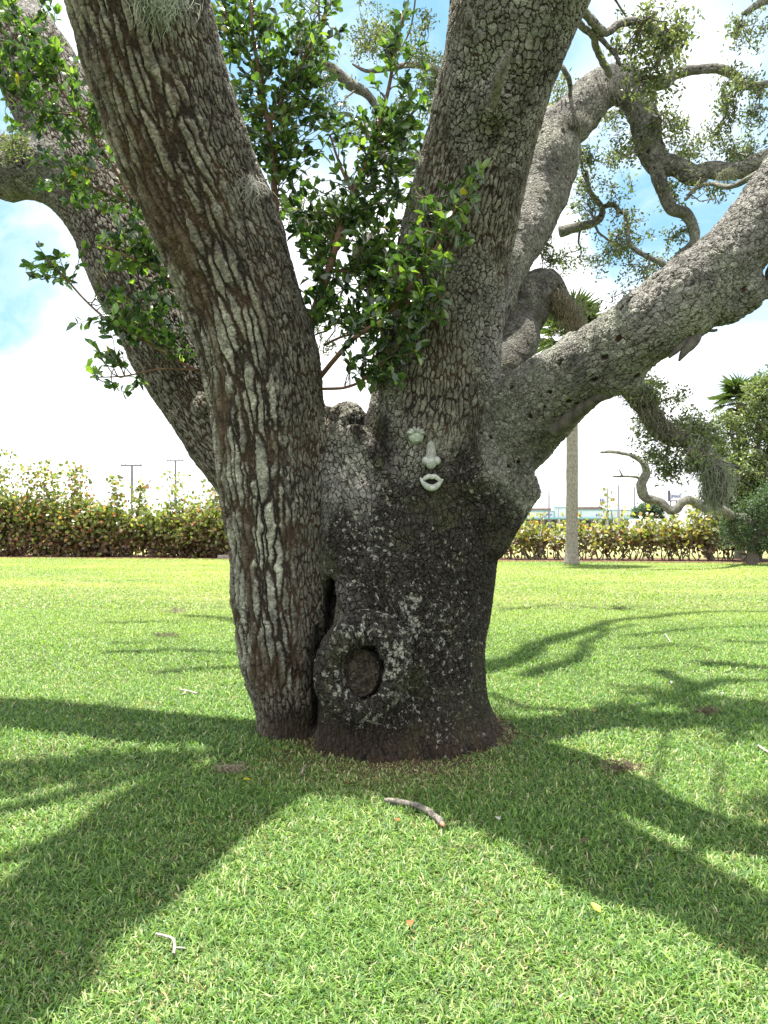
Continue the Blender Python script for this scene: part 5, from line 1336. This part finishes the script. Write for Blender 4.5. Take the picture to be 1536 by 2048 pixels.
def truck():
    Y = 92.0; x = (1372 - CX) / F * Y
    root = empty('box_truck', (x, Y, 0), 'white box truck standing behind the parked white cars', 'truck')
    b = MB(); b.box((-.3, 0, 2.05), (3.6, 2.3, 2.4)); bo = b.build('cargo_box', WHITE, root); md = bo.modifiers.new('bevel', 'BEVEL'); md.width = .05; md.segments = 2
    b = MB(); b.prism([(1.6, .5), (3.3, .5), (3.3, 1.3), (2.9, 1.45), (2.5, 2.3), (1.6, 2.35)], -1.0, 1.0, 'y'); bo = b.build('cab', WHITE, root); md = bo.modifiers.new('bevel', 'BEVEL'); md.width = .08; md.segments = 2
    b = MB(); b.prism([(1.75, 1.45), (2.75, 1.45), (2.45, 2.15), (1.75, 2.2)], -1.02, -.99, 'y'); b.build('window', GLASS, root)
    b = MB(); b.box((-.3, 0, .7), (3.9, 1.2, .25)); b.build('chassis', POLEWOOD, root)
    for q in (-1.3, 2.5):
        for s in (-.95, .95):
            V, Q, T, B = tube_arrays(np.array([(q, s + d, .42, r) for d, r in ((-.13, .37), (-.12, .42), (.12, .42), (.13, .37))]), 20); wo = np_mesh('wheel', V, [Q, T], TYRE, parent=root)
            V, Q, T, B = tube_arrays(np.array([(q, s + (d if s > 0 else -d), .42, r) for d, r in ((.1, .25), (.145, .22), (.15, .07))]), 14); np_mesh('rim', V, [Q, T], STEEL, parent=wo)
truck()


# ------------------------------------------------------------------ small things on the lawn
def stick():
    A, B_ = G(770, 1608), G(885, 1655)
    rows = []
    for (px, py, r) in ((768, 1606, .010), (785, 1607, .014), (808, 1611, .015), (830, 1616, .016), (850, 1624, .017), (866, 1636, .0175), (878, 1646, .018), (884, 1654, .017)):
        g = G(px, py + 6); rows.append((*(g + (0, 0, .032)), r))
    ax = spline(np.array(rows), .012); base = ax[len(ax) // 2, :3] * (1, 1, 0)
    root = empty('fallen_stick', base, 'bent grey barky stick lying on the sunlit grass in front of the oak', 'stick')
    V, Q, T, B = tube_arrays(ax, 14, .18, 4)
    np_mesh('bark', V - base, [Q, T], simple('stick_bark', (.30, .27, .235), .9, .55, 55.0, 1.0, bdist=.02), parent=root)
    t = ax[-1, :3] - ax[-2, :3]; t /= np.linalg.norm(t)
    e = np.array([(*(ax[-1, :3] + t * d), r) for d, r in ((-.004, .0145), (.012, .013), (.026, .009), (.034, .003))])
    V, Q, T, B = tube_arrays(e, 10, .3, 2); np_mesh('broken_end', V - base, [Q, T], simple('raw_wood', (.36, .19, .13), .8, .3, 60), parent=root)
stick()

def twiglet(label, rows, r, col, name='twig', branches=()):
    base = G(*rows[0]); root = base
    ax = spline(np.array([(*(G(a, b) + (0, 0, .03)), r) for a, b in rows]), .02)
    mb = Foliage(); mb.twig(ax, np.array(col), 6)
    for br in branches: mb.twig(spline(np.array([(*(G(a, b) + (0, 0, .03)), r * .6) for a, b in br]), .02), np.array(col), 5)
    o = np_mesh(name, np.concatenate(mb.V), [np.concatenate(mb.Q)], TWIG, {'col': np.concatenate(mb.C)}, loc=base)
    return tag(o, label, 'twig')
twiglet('pale forked twig lying in the bright grass at the lower left', [(312, 1884), (330, 1888), (346, 1894), (349, 1908), (347, 1925)], .0048, (.40, .37, .33), branches=([(349, 1912), (362, 1912), (372, 1914)],))
twiglet('thin pale twig standing out of the grass below the left stem', [(603, 1560), (606, 1548), (610, 1540)], .006, (.30, .25, .20))
twiglet('small grey twig on the grass left of the oak', [(360, 1386), (375, 1388), (395, 1394)], .008, (.42, .38, .33), branches=([(372, 1388), (368, 1394), (360, 1396)],))
twiglet('pale thin twig on the grass at the right side', [(1330, 1272), (1337, 1282), (1341, 1290)], .006, (.50, .48, .40))
twiglet('pale straight twig at the right picture edge', [(1516, 1500), (1528, 1508), (1545, 1518)], .008, (.48, .46, .42))

def tuft(label, px, py, w, n, col, seed, cat='debris', hgt=.10):
    rng = np.random.default_rng(seed); base = G(px, py); fo = Foliage()
    for i in range(n):
        a = base + rng.normal(size=3) * (w, w * .8, 0) + (0, 0, .02); e = a + rng.normal(size=3) * (w, w, .0) + (0, 0, rng.uniform(0, hgt))
        fo.twig(wander(a, e, .003, .0015, 6, .3, rng), np.array(col) * rng.uniform(.6, 1.3), 3)
    o = np_mesh('dry_clump', np.concatenate(fo.V), [np.concatenate(fo.Q)], TWIG, {'col': np.concatenate(fo.C)}, loc=base)
    return tag(o, label, cat, 'dry clumps on the lawn')
tuft('tangled grey clump of dry moss on the grass left of the oak, farther one', 352, 1226, .09, 70, (.30, .26, .19), 81)
tuft('dark flat clump of dry moss on the grass left of the oak, nearer one', 330, 1274, .09, 60, (.12, .10, .07), 82, hgt=.06)
tuft('dark dry clump on the yellowish grass right of the oak', 1240, 1220, .09, 60, (.07, .075, .045), 83)
tuft('brown crumbled dry clump on worn grass near the right shadow band', 1250, 1540, .05, 70, (.12, .085, .06), 84, hgt=.03)
tuft('brown dry clump beside the right shadows on the grass', 1415, 1430, .05, 50, (.18, .12, .09), 85, hgt=.06)
tuft('pale dry clump on the worn grass in front of the left stem', 455, 1545, .05, 50, (.30, .24, .18), 86, hgt=.03)

def plank():
    Y = 1.55 * F / (1117 - HY); x0 = (436 - CX) / F * Y; x1 = (486 - CX) / F * Y
    b = MB(); b.box((0, 0, .09), (x1 - x0, .25, .14)); o = b.build('grey_plank', simple('grey_timber', (.34, .31, .29), .8, .2, 5), loc=None)
    md = o.modifiers.new('bevel', 'BEVEL'); md.width = .015; md.segments = 2
    o.location = ((x0 + x1) / 2, Y, 0); tag(o, 'grey timber plank at the lawn edge just left of the oak', 'plank')
plank()
def pebble(px, py, r, label):
    g = G(px, py); V, Q, T, B = tube_arrays(np.array([(0, 0, z, q) for z, q in ((0, r * .7), (r * .4, r), (r * .9, r * .8), (r * 1.25, r * .3))]), 12, .15, 2)
    o = np_mesh('white_stone', V, [Q, T], simple('white_stone_surface', (.72, .70, .68), .7, .1, 20)); o.location = tuple(g); tag(o, label, 'stone')
pebble(203, 1112, .10, 'white round stone at the mulch edge below the left hedge')

def fallen_leaves():
    rng = np.random.default_rng(9); g = 'fallen leaves on the lawn'
    spots = [(397, 1664, 0), (485, 1576, 1), (458, 1612, 0), (998, 1660, 2), (798, 1662, 3), (758, 1577, 3), (479, 1935, 1), (1182, 1830, 1), (1060, 1985, 4), (1130, 1870, 2), (820, 1880, 3), (1342, 1372, 2), (1448, 1396, 2), (1320, 1408, 2), (870, 1560, 4), (690, 1580, 3), (980, 1710, 2), (1180, 1700, 4)]
    names = ['tan', 'yellow', 'whitish', 'orange', 'brown']; cols = [(.45, .38, .26), (.50, .45, .05), (.65, .64, .60), (.40, .17, .07), (.16, .10, .07)]
    where = ['in the deep shade at the left', 'beside the worn ground in front of the left stem', 'lower in the deep shade at the left', 'right of the bent stick', 'just below the left end of the bent stick', 'in the shade above the bent stick', 'near the bottom right of the forked twig', 'in the sun below the right shadow band', 'at the bottom of the picture right of the middle', 'below the right shadow band', 'in the middle of the bright foreground', 'on the grass right of the oak, left one of two', 'on the grass far right of the oak, near the right edge', 'on the grass right of the oak, lowest of three', 'on the worn ground below the trunk', 'in the shade left of the bent stick', 'where the sunlit grass meets the right shadow band', 'inside the right shadow band']
    for i, (px, py, c) in enumerate(spots):
        if i in (2, 6, 8, 9, 13, 16): continue
        p = G(px, py) + (0, 0, .05)
        V, Fc, C = leaf_arrays(p[None], rng.normal(size=(1, 3)) * (1, 1, .15), np.array([.055]), np.array([.035]), np.array([cols[c]]), rng=rng, upbias=3)
        o = np_mesh('fallen_leaf', V, [Fc], OAKLEAF, {'col': C}, loc=p)
        tag(o, '%s fallen leaf %s' % (names[c], where[i]), 'leaf', g)
fallen_leaves()
